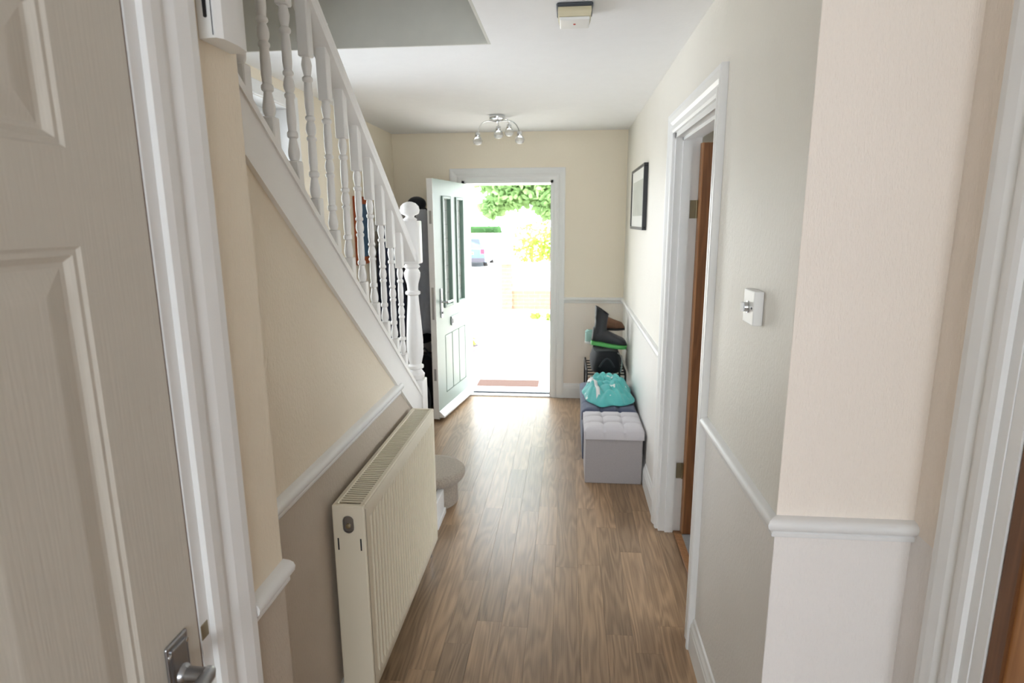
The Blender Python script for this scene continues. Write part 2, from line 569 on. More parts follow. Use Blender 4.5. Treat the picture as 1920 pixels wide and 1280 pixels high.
mb.poly(pts, 'x', XU - 0.035, XU)
mb.build('wall_under_stair', 'wall_stair', label='tan wall below the sloping stair string, taupe under the rail', cat='wall', kind='structure')
# landing enclosure above the stair void
mb = MB()
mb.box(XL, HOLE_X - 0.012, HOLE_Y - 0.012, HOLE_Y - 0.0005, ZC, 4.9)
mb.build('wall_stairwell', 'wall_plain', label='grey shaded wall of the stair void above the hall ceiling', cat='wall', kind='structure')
wall_run(MB(), 'y', HOLE_X - 0.012, HOLE_X - 0.0005, -0.6, HOLE_Y, ZC, 4.9, [(0.3, 1.2, 2.65, 4.65)]) \
    .build('wall_landing', 'wall_plain', label='pale landing wall beside the stair void', cat='wall', kind='structure')
# ceilings
mb = MB()
mb.box(HOLE_X, 3.3, -3.6, YB, ZC, ZC + 0.2)
mb.box(XL, HOLE_X, HOLE_Y, YB, ZC, ZC + 0.2)
mb.box(XN - 0.12, HOLE_X, -0.6, YE, ZC, ZC + 0.2)
mb.box(XL, HOLE_X, -3.6, -0.6, ZC, ZC + 0.2)
mb.box(XL - 0.3, 3.3, -0.6, HOLE_Y + 0.12, 4.9, 5.0)
ceil = mb.build('ceiling', 'ceiling', label='white textured hall ceiling with the stair opening', cat='ceiling', kind='structure')
mb = MB()
mb.box(XL, XN - 0.12, -0.72, -0.6, 0, 4.9)
mb.box(HOLE_X + .12, 3.3, -0.72, -0.6, ZC, 4.9)
mb.box(3.2, 3.3, -0.6, HOLE_Y + .12, 2.6, 4.9)
mb.box(HOLE_X + .12, 3.3, HOLE_Y, HOLE_Y + .12, 2.6, 4.9)
mb.box(XN - 0.12, HOLE_X + .12, -0.72, -0.6, 2.6, 4.9)
mb.build('wall_upper', 'wall_plain', label='pale upstairs walls above the hall', cat='wall', kind='structure')
# room behind the viewer with a wide window, side room on the right
wall_run(MB(), 'x', -3.6, -3.4, XL, 3.3, 0, ZC, [(-1.2, 1.7, 0.35, 2.15)]) \
    .build('wall_rear', 'wall_plain', label='pale rear wall with a wide window behind the viewer', cat='wall', kind='structure')
mb = wall_run(MB(), 'y', 3.2, 3.3, -3.6, YB, 0, 2.6, [(1.3, 3.5, 0.8, 2.15)])
mb.box(0.935, 3.2, -0.72, -0.6, 0, ZC)
mb.build('wall_side_room', 'wall_plain', label='pale walls of the side room on the right', cat='wall', kind='structure')

# ------------------------------------------------------------------ floor with separate planks
fl = MB().box(XL - .3, 3.3, -3.6, YB + 0.3, -0.3, -0.012).build('floor', 'subfloor', label='brown oak laminate floor running down the hall', cat='floor', kind='structure')
pw = 0.107
def plank_mesh():
    b = MB()
    e = 0.0005
    b.bm.free(); b.bm = bmesh.new()
    top = [(-pw / 2 + e, -0.5 + e * .6, 0), (pw / 2 - e, -0.5 + e * .6, 0), (pw / 2 - e, 0.5 - e * .6, 0), (-pw / 2 + e, 0.5 - e * .6, 0)]
    mid = [(-pw / 2 + .0002, -0.5 + .0002, -0.0005), (pw / 2 - .0002, -0.5 + .0002, -0.0005), (pw / 2 - .0002, 0.5 - .0002, -0.0005), (-pw / 2 + .0002, 0.5 - .0002, -0.0005)]
    low = [(x, y, -0.0115) for x, y, _ in mid]
    b.rings([low, mid, top])
    return b
plank0 = None
nplank = 0
i = 0
x = 0.4805
rp = random.Random(3)
cols = []
xx = XNR - pw / 2
while xx > XL - pw / 2:
    cols.append(xx); xx -= pw
for xc in cols:
    y = (-0.35 if xc > -0.74 else 2.5) - rp.random() * 0.6
    yend = YB + 0.0
    if xc - pw / 2 > XR + 0.1: yend = 1.368
    while y < yend - 0.02:
        L = rp.choice((0.42, 0.58, 0.72, 0.86, 1.0, 1.22))
        y1 = min(y + L, yend)
        if yend - y1 < 0.15: y1 = yend
        if plank0 is None:
            plank0 = plank_mesh().build('plank', 'floor', fl, local=True)
            p = plank0
        else:
            p = plank0.copy(); COL.objects.link(p)
        p.parent = fl
        p.location = Vector((xc, (y + y1) / 2, 0)) - ORG[fl.name]
        p.scale = (1, y1 - y, 1)
        y = y1
# carpet of the side room
MB().box(XR + 0.10, 3.2, -0.6, YB, -0.011, 0.004).build('floor_side_room', 'carpet_grey', label='grey carpet in the room beyond the right doorway', cat='carpet', kind='structure')
MB().box(XR + 0.075, XR + 0.115, DOOR2[0] + .03, DOOR2[1] - .03, 0.0, 0.009, 0.003).build('trim_threshold', 'dooredge', label='thin wooden threshold strip in the right doorway', cat='threshold', kind='structure')

# ------------------------------------------------------------------ mouldings
DP = [(0, -0.026), (0.009, -0.026), (0.012, -0.022), (0.012, -0.015), (0.008, -0.012), (0.016, -0.007), (0.024, 0.002), (0.026, 0.012),
      (0.022, 0.020), (0.014, 0.024), (0, 0.026)]
BP = [(0, 0), (0.018, 0), (0.018, 0.095), (0.015, 0.102), (0.015, 0.110), (0.009, 0.122), (0.006, 0.136), (0, 0.14)]
def dado(n, p0, p1, nrm, label, m0=0.0, m1=0.0):
    b = sweep(MB(), DP, (*p0, DADO), (*p1, DADO), nrm, m0, m1)
    return b.build('trim_%s' % n, 'white', smooth=True, angle=50, label=label, cat='dado rail', kind='structure')
def skirt(n, p0, p1, nrm, label):
    b = sweep(MB(), BP, (*p0, 0), (*p1, 0), nrm)
    return b.build('baseboard_%s' % n, 'white', label=label, cat='skirting board', kind='structure')
dado('rail_far_right', (XR, 3.135), (XR, YB), (-1, 0, 0), 'white dado rail on the right wall between front wall and doorway')
dado('rail_near_right', (XR, YC), (XR, 2.097), (-1, 0, 0), 'white dado rail on the right wall below the switch', m0=-1.0)
dado('rail_corner', (XR, YC), (XNR + 0.002, YC), (0, -1, 0), 'short white dado rail on the wall facing the viewer', m0=-1.0)
dado('rail_front', (-0.033, YB), (XR, YB), (0, -1, 0), 'short white dado rail beside the front door')
dado('rail_stair', (XU, YE), (XU, 2.475), (1, 0, 0), 'white dado rail above the radiator')
dado('rail_near_left', (XN, 0.941), (XN, YE + 0.004), (1, 0, 0), 'white dado rail stub beside the left door frame')
skirt('right_far', (XR, 3.135), (XR, YB), (-1, 0, 0), 'white skirting along the right wall behind the storage ottomans')
skirt('right_near', (XR, YC - 0.018), (XR, 2.097), (-1, 0, 0), 'white skirting on the right wall below the switch')
skirt('corner', (XR - 0.018, YC), (XNR, YC), (0, -1, 0), 'white skirting on the wall facing the viewer')
skirt('front', (-0.033, YB), (XR, YB), (0, -1, 0), 'white skirting beside the front door')
skirt('stair', (XU, YE), (XU, 2.90), (1, 0, 0), 'white skirting below the radiator')
skirt('left', (XL, 3.30), (XL, YB), (1, 0, 0), 'white skirting at the foot of the left wall')
skirt('near_left', (XN, 0.941), (XN, YE), (1, 0, 0), 'white skirting beside the left door frame')

AP = [(0.0, 0), (0.0, 0.014), (0.012, 0.018), (0.030, 0.018), (0.036, 0.012), (0.044, 0.012), (0.058, 0.020), (0.082, 0.026), (0.098, 0.026), (0.102, 0.022), (0.102, 0)]
def architrave(name, label, axis, wallpos, sgn, a0, a1, ztop, width=0.102, scale_d=1.0, z0=0.0, parent_depth=0.12, stop=True):
    """mitred moulded frame round an opening (a0..a1, up to ztop) plus the flat lining inside it.
    axis: direction the wall runs along; wallpos: wall face; sgn: direction the face looks."""
    t = thing(name, ((wallpos, (a0 + a1) / 2, z0) if axis == 'y' else ((a0 + a1) / 2, wallpos, z0)), label, 'door frame', kind='structure')
    k = width / 0.102
    def P(a, d, z):
        return (wallpos + sgn * d, a, z) if axis == 'y' else (a, wallpos + sgn * d, z)
    prof = [(u * k, d * scale_d) for u, d in AP]
    for s, a in ((-1, a0), (1, a1)):
        b = MB()
        b.rings([[P(a + s * u, d, z0) for u, d in prof], [P(a + s * u, d, ztop + u) for u, d in prof]])
        b.build('side_moulding', 'white', t)
    b = MB()
    b.rings([[P(a0 - u, d, ztop + u) for u, d in prof], [P(a1 + u, d, ztop + u) for u, d in prof]])
    b.build('head_moulding', 'white', t)
    # lining
    def lining(u0, u1, d0, d1, nm, inset=0.0):
        for s, a in ((1, a0), (-1, a1)):
            b = MB()
            q = [P(a + s * u0, d0, z0), P(a + s * u1, d0, z0), P(a + s * u1, d1, z0), P(a + s * u0, d1, z0)]
            b.rings([[Vector(v) for v in q], [Vector((v[0], v[1], ztop - u0)) for v in q]])
            b.build(nm, 'white', t)
        b = MB()
        lo = [P(a0 + u0, d0, ztop - u1), P(a0 + u0, d1, ztop - u1), P(a0 + u0, d1, ztop - u0), P(a0 + u0, d0, ztop - u0)]
        hi = [P(a1 - u0, d0, ztop - u1), P(a1 - u0, d1, ztop - u1), P(a1 - u0, d1, ztop - u0), P(a1 - u0, d0, ztop - u0)]
        b.rings([lo, hi])
        b.build(nm, 'white', t)
    lining(-0.004, 0.024, 0.002, -parent_depth, 'lining')
    if stop:
        lining(0.024, 0.038, -0.03, -parent_depth + 0.048, 'door_stop')
    return t
architrave('trim_right_doorway', 'white moulded frame of the doorway in the right wall', 'y', XR, -1, DOOR2[0], DOOR2[1], DOOR2[2], 0.09)
architrave('trim_near_right_doorway', 'white moulded frame of the near right doorway at the picture edge', 'y', XNR, -1, DOOR4[0], DOOR4[1], DOOR4[2], 0.10, stop=False)
architrave('trim_near_left_doorway', 'white moulded frame round the near left panel door', 'y', XN, 1, DOOR3[0], DOOR3[1], DOOR3[2], 0.110, 0.85, stop=False)
architrave('trim_front_door', 'white moulded frame round the front door opening', 'x', YB, -1, -0.955, -0.135, 1.99, 0.105, 0.8, stop=False, parent_depth=0.30)
t = thing('trim_front_sill', (-0.545, YB, -0.01), 'white plastic sill bar across the front doorway', 'door sill', kind='structure')
MB().box(-0.935, -0.155, YB - 0.01, YB + 0.06, -0.011, 0.012, 0.004).build('sill_bar', 'upvc', t)
MB().box(-0.935, -0.155, YB + 0.06, YB + 0.085, -0.011, 0.024, 0.004).build('seal_strip', 'seal', t)
MB().box(-0.935, -0.155, YB + 0.085, YB + 0.32, -0.10, 0.004, 0.004).build('outer_sill', 'upvc', t)

# ------------------------------------------------------------------ front door leaf (open, hinged on the left)
HX, HY = -0.925, 5.49
d1 = thing('door_1', (HX, HY, 0), 'pale sage green front door standing open with two tall glass panes', 'door', kind='structure', rz=math.atan2(-0.85, -0.13))
LW, LB, LT = 0.825, 0.02, 1.965
G2, G1, GZ = (0.105, 0.305), (0.425, 0.635), (0.93, 1.84)
PZ, PX = (0.20, 0.70), (0.095, 0.645)
b = MB()
b.box(0, G2[0], -0.048, 0, LB, LT)
b.box(G1[1], LW - 0.004, -0.048, 0, LB, LT)
b.box(G2[1], G1[0], -0.048, 0, GZ[0], GZ[1])
b.box(G2[0], G1[1], -0.048, 0, GZ[1], LT)
b.box(G2[0], G1[1], -0.048, 0, PZ[1], GZ[0])
b.box(G2[0], G1[1], -0.048, 0, LB, PZ[0])
b.box(G2[0], G1[1], -0.048, -0.009, PZ[0], PZ[1])
leaf = b.build('leaf', 'green_door', d1, local=True)
for (a, c) in (G2, G1):
    f = MB()
    for (x0, x1, z0, z1) in ((a, a + 0.022, *GZ), (c - 0.022, c, *GZ), (a + 0.022, c - 0.022, GZ[0], GZ[0] + 0.022), (a + 0.022, c - 0.022, GZ[1] - 0.022, GZ[1])):
        f.box(x0, x1, -0.054, 0.012, z0, z1, 0.004, 1)
    fr = f.build('glazing_bead', 'door_bead', d1, local=True)
    MB().box(a + 0.02, c - 0.02, -0.030, -0.022, GZ[0] + .02, GZ[1] - .02).build('pane', 'glass_tex', fr, local=True)
    lead = MB()
    for k in range(1, 8):
        z = GZ[0] + (GZ[1] - GZ[0]) * k / 8
        lead.box(a + 0.022, c - 0.022, -0.0215, -0.019, z - 0.003, z + 0.003)
    for k in (0.33, 0.66):
        xk = a + (c - a) * k
        lead.box(xk - 0.0025, xk + 0.0025, -0.0215, -0.019, GZ[0] + .022, GZ[1] - .022)
    lead.build('leading', 'satin', fr, local=True)
bw = (PX[1] - PX[0] - 0.02) / 3
for k in range(3):
    x0 = G2[0] + 0.012 + k * ((G1[1] - G2[0] - 0.012) / 3)
    MB().box(x0, x0 + (G1[1] - G2[0] - 0.012) / 3 - 0.012, -0.012, 0.0, PZ[0] + 0.004, PZ[1] - 0.006, 0.003, 1).build('board', 'green_door', d1, local=True)
hp = MB().box(0.690, 0.722, 0.0, 0.009, 0.86, 1.10, 0.004).build('handle_plate', 'chrome', d1, local=True)
MB().tube([(0.706, 0.006, 0.99), (0.706, 0.045, 0.99), (0.700, 0.055, 0.99), (0.66, 0.057, 0.99), (0.585, 0.055, 0.99)], 0.009, 10).build('lever', 'chrome', hp, local=True, smooth=True)
MB().lathe([(0.004, 0.0), (0.010, 0.0), (0.010, 0.006), (0.004, 0.007)], (0.706, 0.008, 0.90), 12, 'y').build('keyhole', 'seal', hp, local=True)
lp = MB().box(0.225, 0.485, 0.0, 0.014, 0.755, 0.835, 0.006).build('letterbox', 'chrome', d1, local=True)
MB().box(0.243, 0.467, 0.012, 0.019, 0.772, 0.818, 0.003).build('flap', 'satin', lp, local=True)
b = MB()
b.poly([(0.001, 0.035), (0.045, 0.035), (0.045, 0.050), (0.001, 0.088)], 'x', 0.004, LW - 0.004)
b.build('weather_bar', 'upvc', d1, local=True)
es = MB().box(LW - 0.004, LW, -0.048, 0.0, LB, LT).build('edge_strip', 'upvc', d1, local=True)
MB().box(LW, LW + 0.0015, -0.034, -0.014, 0.86, 1.12).build('lock_plate', 'satin', es, local=True)
for z in (0.35, 1.62):
    MB().box(LW, LW + 0.0015, -0.034, -0.014, z, z + 0.10).build('lock_plate', 'satin', es, local=True)
for z in (0.25, 1.0, 1.72):
    MB().lathe([(0.011, z), (0.011, z + 0.1)], (-0.004, -0.02, 0), 10).build('hinge', 'upvc', d1, local=True)

# ------------------------------------------------------------------ right doorway door (open into the room)
def plank_door(name, label, hx, hy, width, rz, near=False):
    """flush veneered door leaf, hinge edge at the origin, leaf along local +x, thickness along local -y .. 0"""
    t = thing(name, (hx, hy, 0.008), label, 'door', kind='structure', rz=rz)
    MB().box(0.006, width, -0.0375, -0.0005, 0, 1.985).build('leaf', 'doorwood', t, local=True)
    MB().box(0, 0.006, -0.038, 0.0, 0, 1.985).build('hinge_edge', 'dooredge', t, local=True)
    MB().box(width, width + 0.006, -0.038, 0.0, 0, 1.985).build('lock_edge', 'dooredge', t, local=True)
    for z in (0.30, 1.64):
        hg = MB().box(-0.036, -0.002, -0.0015, 0.0008, z, z + 0.085, 0.0004, 1).build('hinge', 'brass', t, local=True)
        MB().lathe([(0.005, z), (0.005, z + 0.085)], (-0.005, -0.006, 0), 8).build('hinge_knuckle', 'brass', hg, local=True)
    hd = MB().box(width - 0.075, width - 0.035, -0.043, -0.038, 0.95, 1.10, 0.002).build('handle_plate', 'brass', t, local=True)
    MB().tube([(width - 0.055, -0.04, 1.04), (width - 0.055, -0.085, 1.04), (width - 0.07, -0.09, 1.04), (width - 0.15, -0.09, 1.035)], 0.008, 8).build('lever', 'brass', hd, local=True, smooth=True)
    return t
plank_door('door_2', 'brown wooden door ajar inside the right wall doorway', XR + 0.112, DOOR2[1] - 0.026, 0.80, math.radians(4))
d4 = thing('door_4', (XNR + 0.02, 0.72, 0.008), 'closed brown wooden door in the near right frame at the picture edge', 'door', kind='structure')
MB().box(XNR + 0.010, XNR + 0.050, 0.396, 1.054, 0.008, 1.985).build('leaf', 'doorwood_light', d4)
for ya_, yb2 in ((1.054, 1.094), (0.356, 0.396)):
    MB().box(XNR + 0.004, XNR + 0.050, ya_, yb2, 0.008, 1.985, 0.002, 1).build('stile', 'doorstile', d4)
hd = MB().box(XNR + 0.006, XNR + 0.010, 0.41, 0.45, 0.95, 1.10, 0.0015, 1).build('handle_plate', 'brass', d4)
MB().tube([(XNR + 0.006, 0.43, 1.04), (XNR - 0.04, 0.43, 1.04), (XNR - 0.046, 0.445, 1.04), (XNR - 0.045, 0.53, 1.035)], 0.008, 8).build('lever', 'brass', hd, smooth=True)
for a_, b_ in ((1.0955, 1.1255), (0.3545, 0.357)):
    MB().box(XNR + 0.0005, XNR + 0.07, a_, b_, 0.0, 2.006).build('frame_post', 'white', d4)

# ------------------------------------------------------------------ near left white panel door (closed)
d3 = thing('door_3', (XN, 0.43, 0.006), 'closed white six panel door with chrome lever at the left edge', 'door', kind='structure')
Y0, Y1, Z0, Z1 = 0.048, 0.8025, 0.006, 2.00
X1 = XN + 0.0
cols3 = [(0.175, 0.385), (0.465, 0.680)]
rows3 = [(0.20, 0.70), (0.80, 1.617), (1.731, 1.90)]
b = MB()
ys = [Y0] + [v for c in cols3 for v in c] + [Y1]
zs = [Z0] + [v for c in rows3 for v in c] + [Z1]
for i in range(len(ys) - 1):
    for j in range(len(zs) - 1):
        if i % 2 == 1 and j % 2 == 1:
            continue
        b.box(X1 - 0.036, X1, ys[i], ys[i + 1], zs[j], zs[j + 1])
b.build('leaf', 'white_door', d3)
for ca, cb_ in cols3:
    for ra, rb in rows3:
        def loop(ins, x):
            return [(x, ca + ins, ra + ins), (x, cb_ - ins, ra + ins), (x, cb_ - ins, rb - ins), (x, ca + ins, rb - ins)]
        rr = [loop(0, X1 - 0.03), loop(0, X1 - 0.0005), loop(0.004, X1 - 0.0035), loop(0.010, X1 - 0.0030), loop(0.018, X1 - 0.010), loop(0.024, X1 - 0.0105), loop(0.052, X1 - 0.0035), loop(0.056, X1 - 0.003)]
        MB().rings(rr).build('panel', 'white_door', d3)
hp = MB()
hp.box(X1, X1 + 0.005, 0.722, 0.772, 0.868, 1.026, 0.003, 2)
hp = hp.build('handle_plate', 'satin', d3)
MB().box(X1 + 0.004, X1 + 0.0075, 0.729, 0.765, 0.876, 1.018, 0.003, 2).build('raised_centre', 'satin', hp)
for y, z in ((0.728, 1.010), (0.766, 1.010), (0.728, 0.884), (0.766, 0.884)):
    MB().lathe([(0.0045, 0.0), (0.004, 0.002), (0.001, 0.0025)], (X1 + 0.0045, y, z), 10, 'x').build('screw', 'chrome', hp)
MB().lathe([(0.016, 0.0), (0.015, 0.005), (0.0115, 0.009), (0.0105, 0.030), (0.0125, 0.038), (0.010, 0.044), (0.003, 0.047)], (X1 + 0.006, 0.748, 0.965), 16, 'x').build('rose', 'satin', hp, smooth=True)
MB().tube([(X1 + 0.044, 0.758, 0.965), (X1 + 0.047, 0.748, 0.965), (X1 + 0.048, 0.72, 0.962), (X1 + 0.049, 0.68, 0.957), (X1 + 0.046, 0.648, 0.955)], 0.01, 12,
          [0.009, 0.0115, 0.0105, 0.010, 0.008]).build('lever', 'satin', hp, smooth=True)
MB().box(X1 + 0.0005, X1 + 0.003, 0.8062, 0.825, 0.975, 1.002, 0.0008, 1).build('latch_keep', 'brass', d3)
MB().box(X1 - 0.032, X1 - 0.001, 0.8044, 0.8058, 0.01, 2.0).build('gap_shade_strip', 'doorstile', d3)  # dark strip set into the door gap to draw its shadow line
for z in (0.25, 1.7):
    MB().lathe([(0.006, z), (0.006, z + 0.09)], (X1 + 0.004, 0.043, 0), 8).build('hinge', 'brass', d3)

# ------------------------------------------------------------------ windows
def window(name, label, axis, face, depth, sgn, a0, a1, z0, z1, mullions, casing=True):
    t = thing(name, ((face, (a0 + a1) / 2, z0) if axis == 'y' else ((a0 + a1) / 2, face, z0)), label, 'window', kind='structure')
    def bx(u0, u1, d0, d1, v0, v1, bev=0.0):
        lo, hi = face - sgn * d1, face - sgn * d0
        if axis == 'y': return MB().box(min(lo, hi), max(lo, hi), u0, u1, v0, v1, bev, 1)
        return MB().box(u0, u1, min(lo, hi), max(lo, hi), v0, v1, bev, 1)
    if casing:
        w = 0.07
        bx(a0 - w, a0, -0.018, 0.0, z0 - 0.0, z1 + w, 0.004).build('casing', 'white', t)
        bx(a1, a1 + w, -0.018, 0.0, z0 - 0.0, z1 + w, 0.004).build('casing', 'white', t)
        bx(a0, a1, -0.018, 0.0, z1, z1 + w, 0.004).build('casing', 'white', t)
        bx(a0 - w, a1 + w, -0.06, 0.0, z0 - 0.03, z0, 0.006).build('sill', 'white', t)
        e = 0.002
        bx(a0, a0 + e, 0.0, depth, z0, z1).build('reveal', 'white', t)
        bx(a1 - e, a1, 0.0, depth, z0, z1).build('reveal', 'white', t)
        bx(a0, a1, 0.0, depth, z1 - e, z1).build('reveal', 'white', t)
        bx(a0, a1, 0.0, depth, z0, z0 + e).build('reveal', 'white', t)
    f = 0.055
    xs = [a0] + [a0 + (a1 - a0) * k / mullions for k in range(1, mullions)] + [a1]
    bx(a0, a1, depth - 0.07, depth, z1 - f, z1, 0.005).build('frame_head', 'upvc', t)
    bx(a0, a1, depth - 0.07, depth, z0, z0 + f, 0.005).build('frame_foot', 'upvc', t)
    for k, u in enumerate(xs):
        u0 = u if k == 0 else (u - f if k == len(xs) - 1 else u - f / 2)
        bx(u0, u0 + f, depth - 0.07, depth, z0 + f, z1 - f, 0.005).build('frame_post', 'upvc', t)
    for k in range(mullions):
        bx(xs[k] + 0.02, xs[k + 1] - 0.02, depth - 0.04, depth - 0.034, z0 + 0.03, z1 - 0.03).build('pane', 'glass', t)
    return t
window('window_1', 'white framed stair window in the left wall seen through the balusters', 'y', XL, 0.20, 1, 2.30, 3.44, 1.12, 2.27, 2)
window('added_landing_window', 'unseen landing window added upstairs to light the stair void', 'y', XL, 0.20, 1, 1.5, 1.85, 3.7, 4.1, 1)  # never in view, put in as a light source for the stair void
window('window_3', 'wide window in the rear wall behind the viewer', 'x', -3.4, 0.12, 1, -1.2, 1.7, 0.35, 2.15, 3)
window('window_4', 'window of the side room on the right', 'y', 3.2, 0.06, -1, 1.3, 3.5, 0.8, 2.15, 3)

# ------------------------------------------------------------------ staircase
st = thing('staircase', (-1.16, 2.6, 0), 'white painted staircase with turned balusters and beige carpet on the left', 'staircase')
ya, yb_ = 0.30, 2.835
b = MB()
b.poly([(yb_, z_string_bot(yb_)), (yb_, z_string_top(yb_)), (ya, z_string_top(ya)), (ya, z_string_bot(ya))], 'x', -0.790, -0.722)
b.build('string', 'white_stair', st)
b = MB()
b.poly([(yb_, z_string_top(yb_) - 0.006), (yb_, z_string_top(yb_) + 0.016), (ya, z_string_top(ya) + 0.016), (ya, z_string_top(ya) - 0.006)], 'x', -0.792, -0.717)
b.build('string_capping', 'white_stair', st)
b = MB()
b.poly([(3.2, 0.0), (3.2, 0.32), (ya, z_string_top(ya)), (ya, z_string_top(ya) - 0.3), (2.7, 0.35), (2.9, 0.0)], 'x', XL + 0.001, XL + 0.03)
b.build('wall_string', 'white_stair', st)
# handrail with a moulded section
hr = [(-0.030, 0.0), (0.030, 0.0), (0.034, 0.014), (0.030, 0.030), (0.034, 0.046), (0.024, 0.062), (0.0, 0.068), (-0.024, 0.062), (-0.034, 0.046), (-0.030, 0.030), (-0.034, 0.014)]
b = MB()
b.rings([[(-0.757 + u, y, z_rail(y) + v) for u, v in hr] for y in (2.83, ya + 0.1)])
b.build('handrail', 'white_stair', st, smooth=True, angle=30)
# turned baluster (local origin at mid-height)
prof = [(0.010, -0.20), (0.0135, -0.195), (0.0175, -0.185), (0.018, -0.172), (0.0135, -0.150), (0.011, -0.138), (0.0165, -0.134), (0.0175, -0.128), (0.0165, -0.122),
        (0.0125, -0.118), (0.0145, -0.095), (0.0140, -0.060), (0.0125, -0.035), (0.0160, -0.031), (0.0168, -0.027), (0.016, -0.023),
        (0.0115, -0.019), (0.0160, -0.010), (0.0172, 0.0), (0.0150, 0.012), (0.011, 0.022), (0.0158, 0.026), (0.0168, 0.030), (0.0158, 0.034),
        (0.0120, 0.038), (0.0145, 0.060), (0.0145, 0.100), (0.0120, 0.128), (0.0165, 0.132), (0.0175, 0.137), (0.0165, 0.142),
        (0.011, 0.146), (0.0150, 0.162), (0.0170, 0.176), (0.0135, 0.192), (0.010, 0.20)]
prof = [(r * 0.88, z) for r, z in prof]
b = MB()
b.lathe(prof, (0, 0, 0), 12)
s = 0.0172
b.box(-s, s, -s, s, -0.36, -0.197, 0.003, 1)
b.box(-s, s, -s, s, 0.197, 0.425, 0.003, 1)
bal = b.build('baluster', 'white_stair', st, local=True, smooth=True, angle=40)
for k in range(-2, 11):
    y = 1.409 + 0.1245 * k
    zc_ = z_string_top(y) + 0.318
    p = Vector((-0.757, y, zc_)) - ORG[st.name]
    if k == -2: bal.location = p
    else: copy_part(bal, st, p)
# newel post
NX, NY = -0.757, 2.868
b = MB()
s = 0.045
b.box(NX - s, NX + s, NY - s, NY + s, 0.19, 0.86, 0.004, 1)
b.box(NX - s, NX + s, NY - s, NY + s, 1.44, 1.645, 0.006, 2)
b.lathe([(0.030, 0.86), (0.042, 0.872), (0.044, 0.888), (0.034, 0.902), (0.028, 0.912), (0.040, 0.920), (0.040, 0.932), (0.030, 0.940), (0.040, 0.985), (0.041, 1.06),
         (0.036, 1.15), (0.028, 1.25), (0.026, 1.285), (0.037, 1.292), (0.037, 1.303), (0.026, 1.31), (0.028, 1.34), (0.038, 1.375), (0.040, 1.395), (0.030, 1.415), (0.040, 1.425), (0.030, 1.442)], (NX, NY, 0), 18)
nw = b.build('newel_post', 'white_stair', st, smooth=True, angle=40)
MB().lathe([(0.030, 1.640), (0.034, 1.652), (0.020, 1.662), (0.022, 1.668), (0.043, 1.678), (0.047, 1.695), (0.043, 1.712), (0.030, 1.726), (0.012, 1.733), (0.002, 1.734)], (NX, NY, 0), 20).build('newel_cap', 'white_stair', nw, smooth=True, angle=60)
# steps
RISE, GO = 0.195, 0.253
for k in range(1, 14):
    yn = 3.275 - (k - 1) * GO
    z = RISE * k + (0.015 if k == 1 else 0)
    xr_ = -0.79
    b = MB()
    if k == 1:
        # curtail bottom step with a rounded end standing out into the hall
        def outline(r):
            ccx, ccy = -0.80, 3.275
            o = [(XL + 0.001, ccy - r), (ccx, ccy - r)]
            for q in range(1, 16):
                a = -PI / 2 + PI * q / 16
                o.append((ccx + r * math.cos(a), ccy + r * math.sin(a)))
            return o + [(ccx, ccy + r), (XL + 0.001, ccy + r)]
        b.rings([[(u, v, z + h2) for u, v in outline(r2)] for r2, h2 in ((0.165, -0.066), (0.192, -0.062), (0.204, -0.046), (0.208, -0.030), (0.204, -0.014), (0.192, -0.003), (0.170, 0.0))])
        b.build('tread', 'carpet', st, smooth=True, angle=60)
        b = MB()
        b.rings([[(u, v, h2) for u, v in outline(0.160)] for h2 in (0.0, z - 0.06)])
        b.build('riser', 'carpet', st, smooth=True, angle=40)
        MB().box(-0.725, -0.690, 2.915, 3.125, 0.0, z - 0.066, 0.003, 1).build('step_side', 'white', st)
        MB().box(-0.690, -0.678, 2.915, 3.120, 0.0, 0.035, 0.004, 2).build('step_beading', 'white', st)
        continue
    b.box(XL + 0.03, xr_, yn - GO - 0.02, yn, z - 0.035, z, 0.012, 3)
    b.build('tread', 'carpet', st, smooth=True, angle=60)
    MB().box(XL + 0.03, xr_, yn - 0.035, yn - 0.02, z - RISE, z - 0.02).build('riser', 'carpet', st)

# ------------------------------------------------------------------ radiator
rd = thing('radiator', (-0.66, 2.125, 0), 'cream double panel radiator on the wall under the stairs', 'radiator')
RX0, RX1, RY0, RY1, RZ0, RZ1 = -0.716, -0.612, 1.640, 2.612, 0.118, 0.79
def fluted(xf, sgn):
    rows = []
    n = 28
    pts = [(RY0 + 0.012, 0.0)]
    y = RY0 + 0.035
    w = (RY1 - RY0 - 0.07) / n
    for k in range(n):
        a = y + k * w
        pts += [(a + 0.16 * w, 0.0), (a + 0.26 * w, 0.010), (a + 0.74 * w, 0.010), (a + 0.84 * w, 0.0)]
    pts.append((RY1 - 0.012, 0.0))
    b = MB()
    def strip(z, k, off=0.0): return [b.bm.verts.new((xf - sgn * (d * k + off), yy, z)) for yy, d in pts]
    R = [strip(RZ0, 0, 0.012), strip(RZ0 + 0.012, 0), strip(RZ0 + 0.045, 0), strip(RZ0 + 0.065, 1), strip(RZ1 - 0.075, 1), strip(RZ1 - 0.055, 0), strip(RZ1 - 0.016, 0), strip(RZ1 - 0.006, 0, 0.006)]
    for u, v in zip(R, R[1:]):
        for i in range(len(u) - 1):
            b.bm.faces.new((u[i], u[i + 1], v[i + 1], v[i]))
    return b
fluted(RX1, 1).build('front_panel', 'radiator', rd, smooth=True, angle=50)
fluted(RX0, -1).build('back_panel', 'radiator', rd, smooth=True, angle=50)
b = MB()
for k in range(56):
    yk = RY0 + 0.03 + k * (RY1 - RY0 - 0.06) / 55
    b.box(RX0 + 0.018, RX1 - 0.018, yk - 0.0008, yk + 0.0008, RZ0 + 0.04, RZ1 - 0.03)
b.build('convector_fins', 'rad_dark', rd)
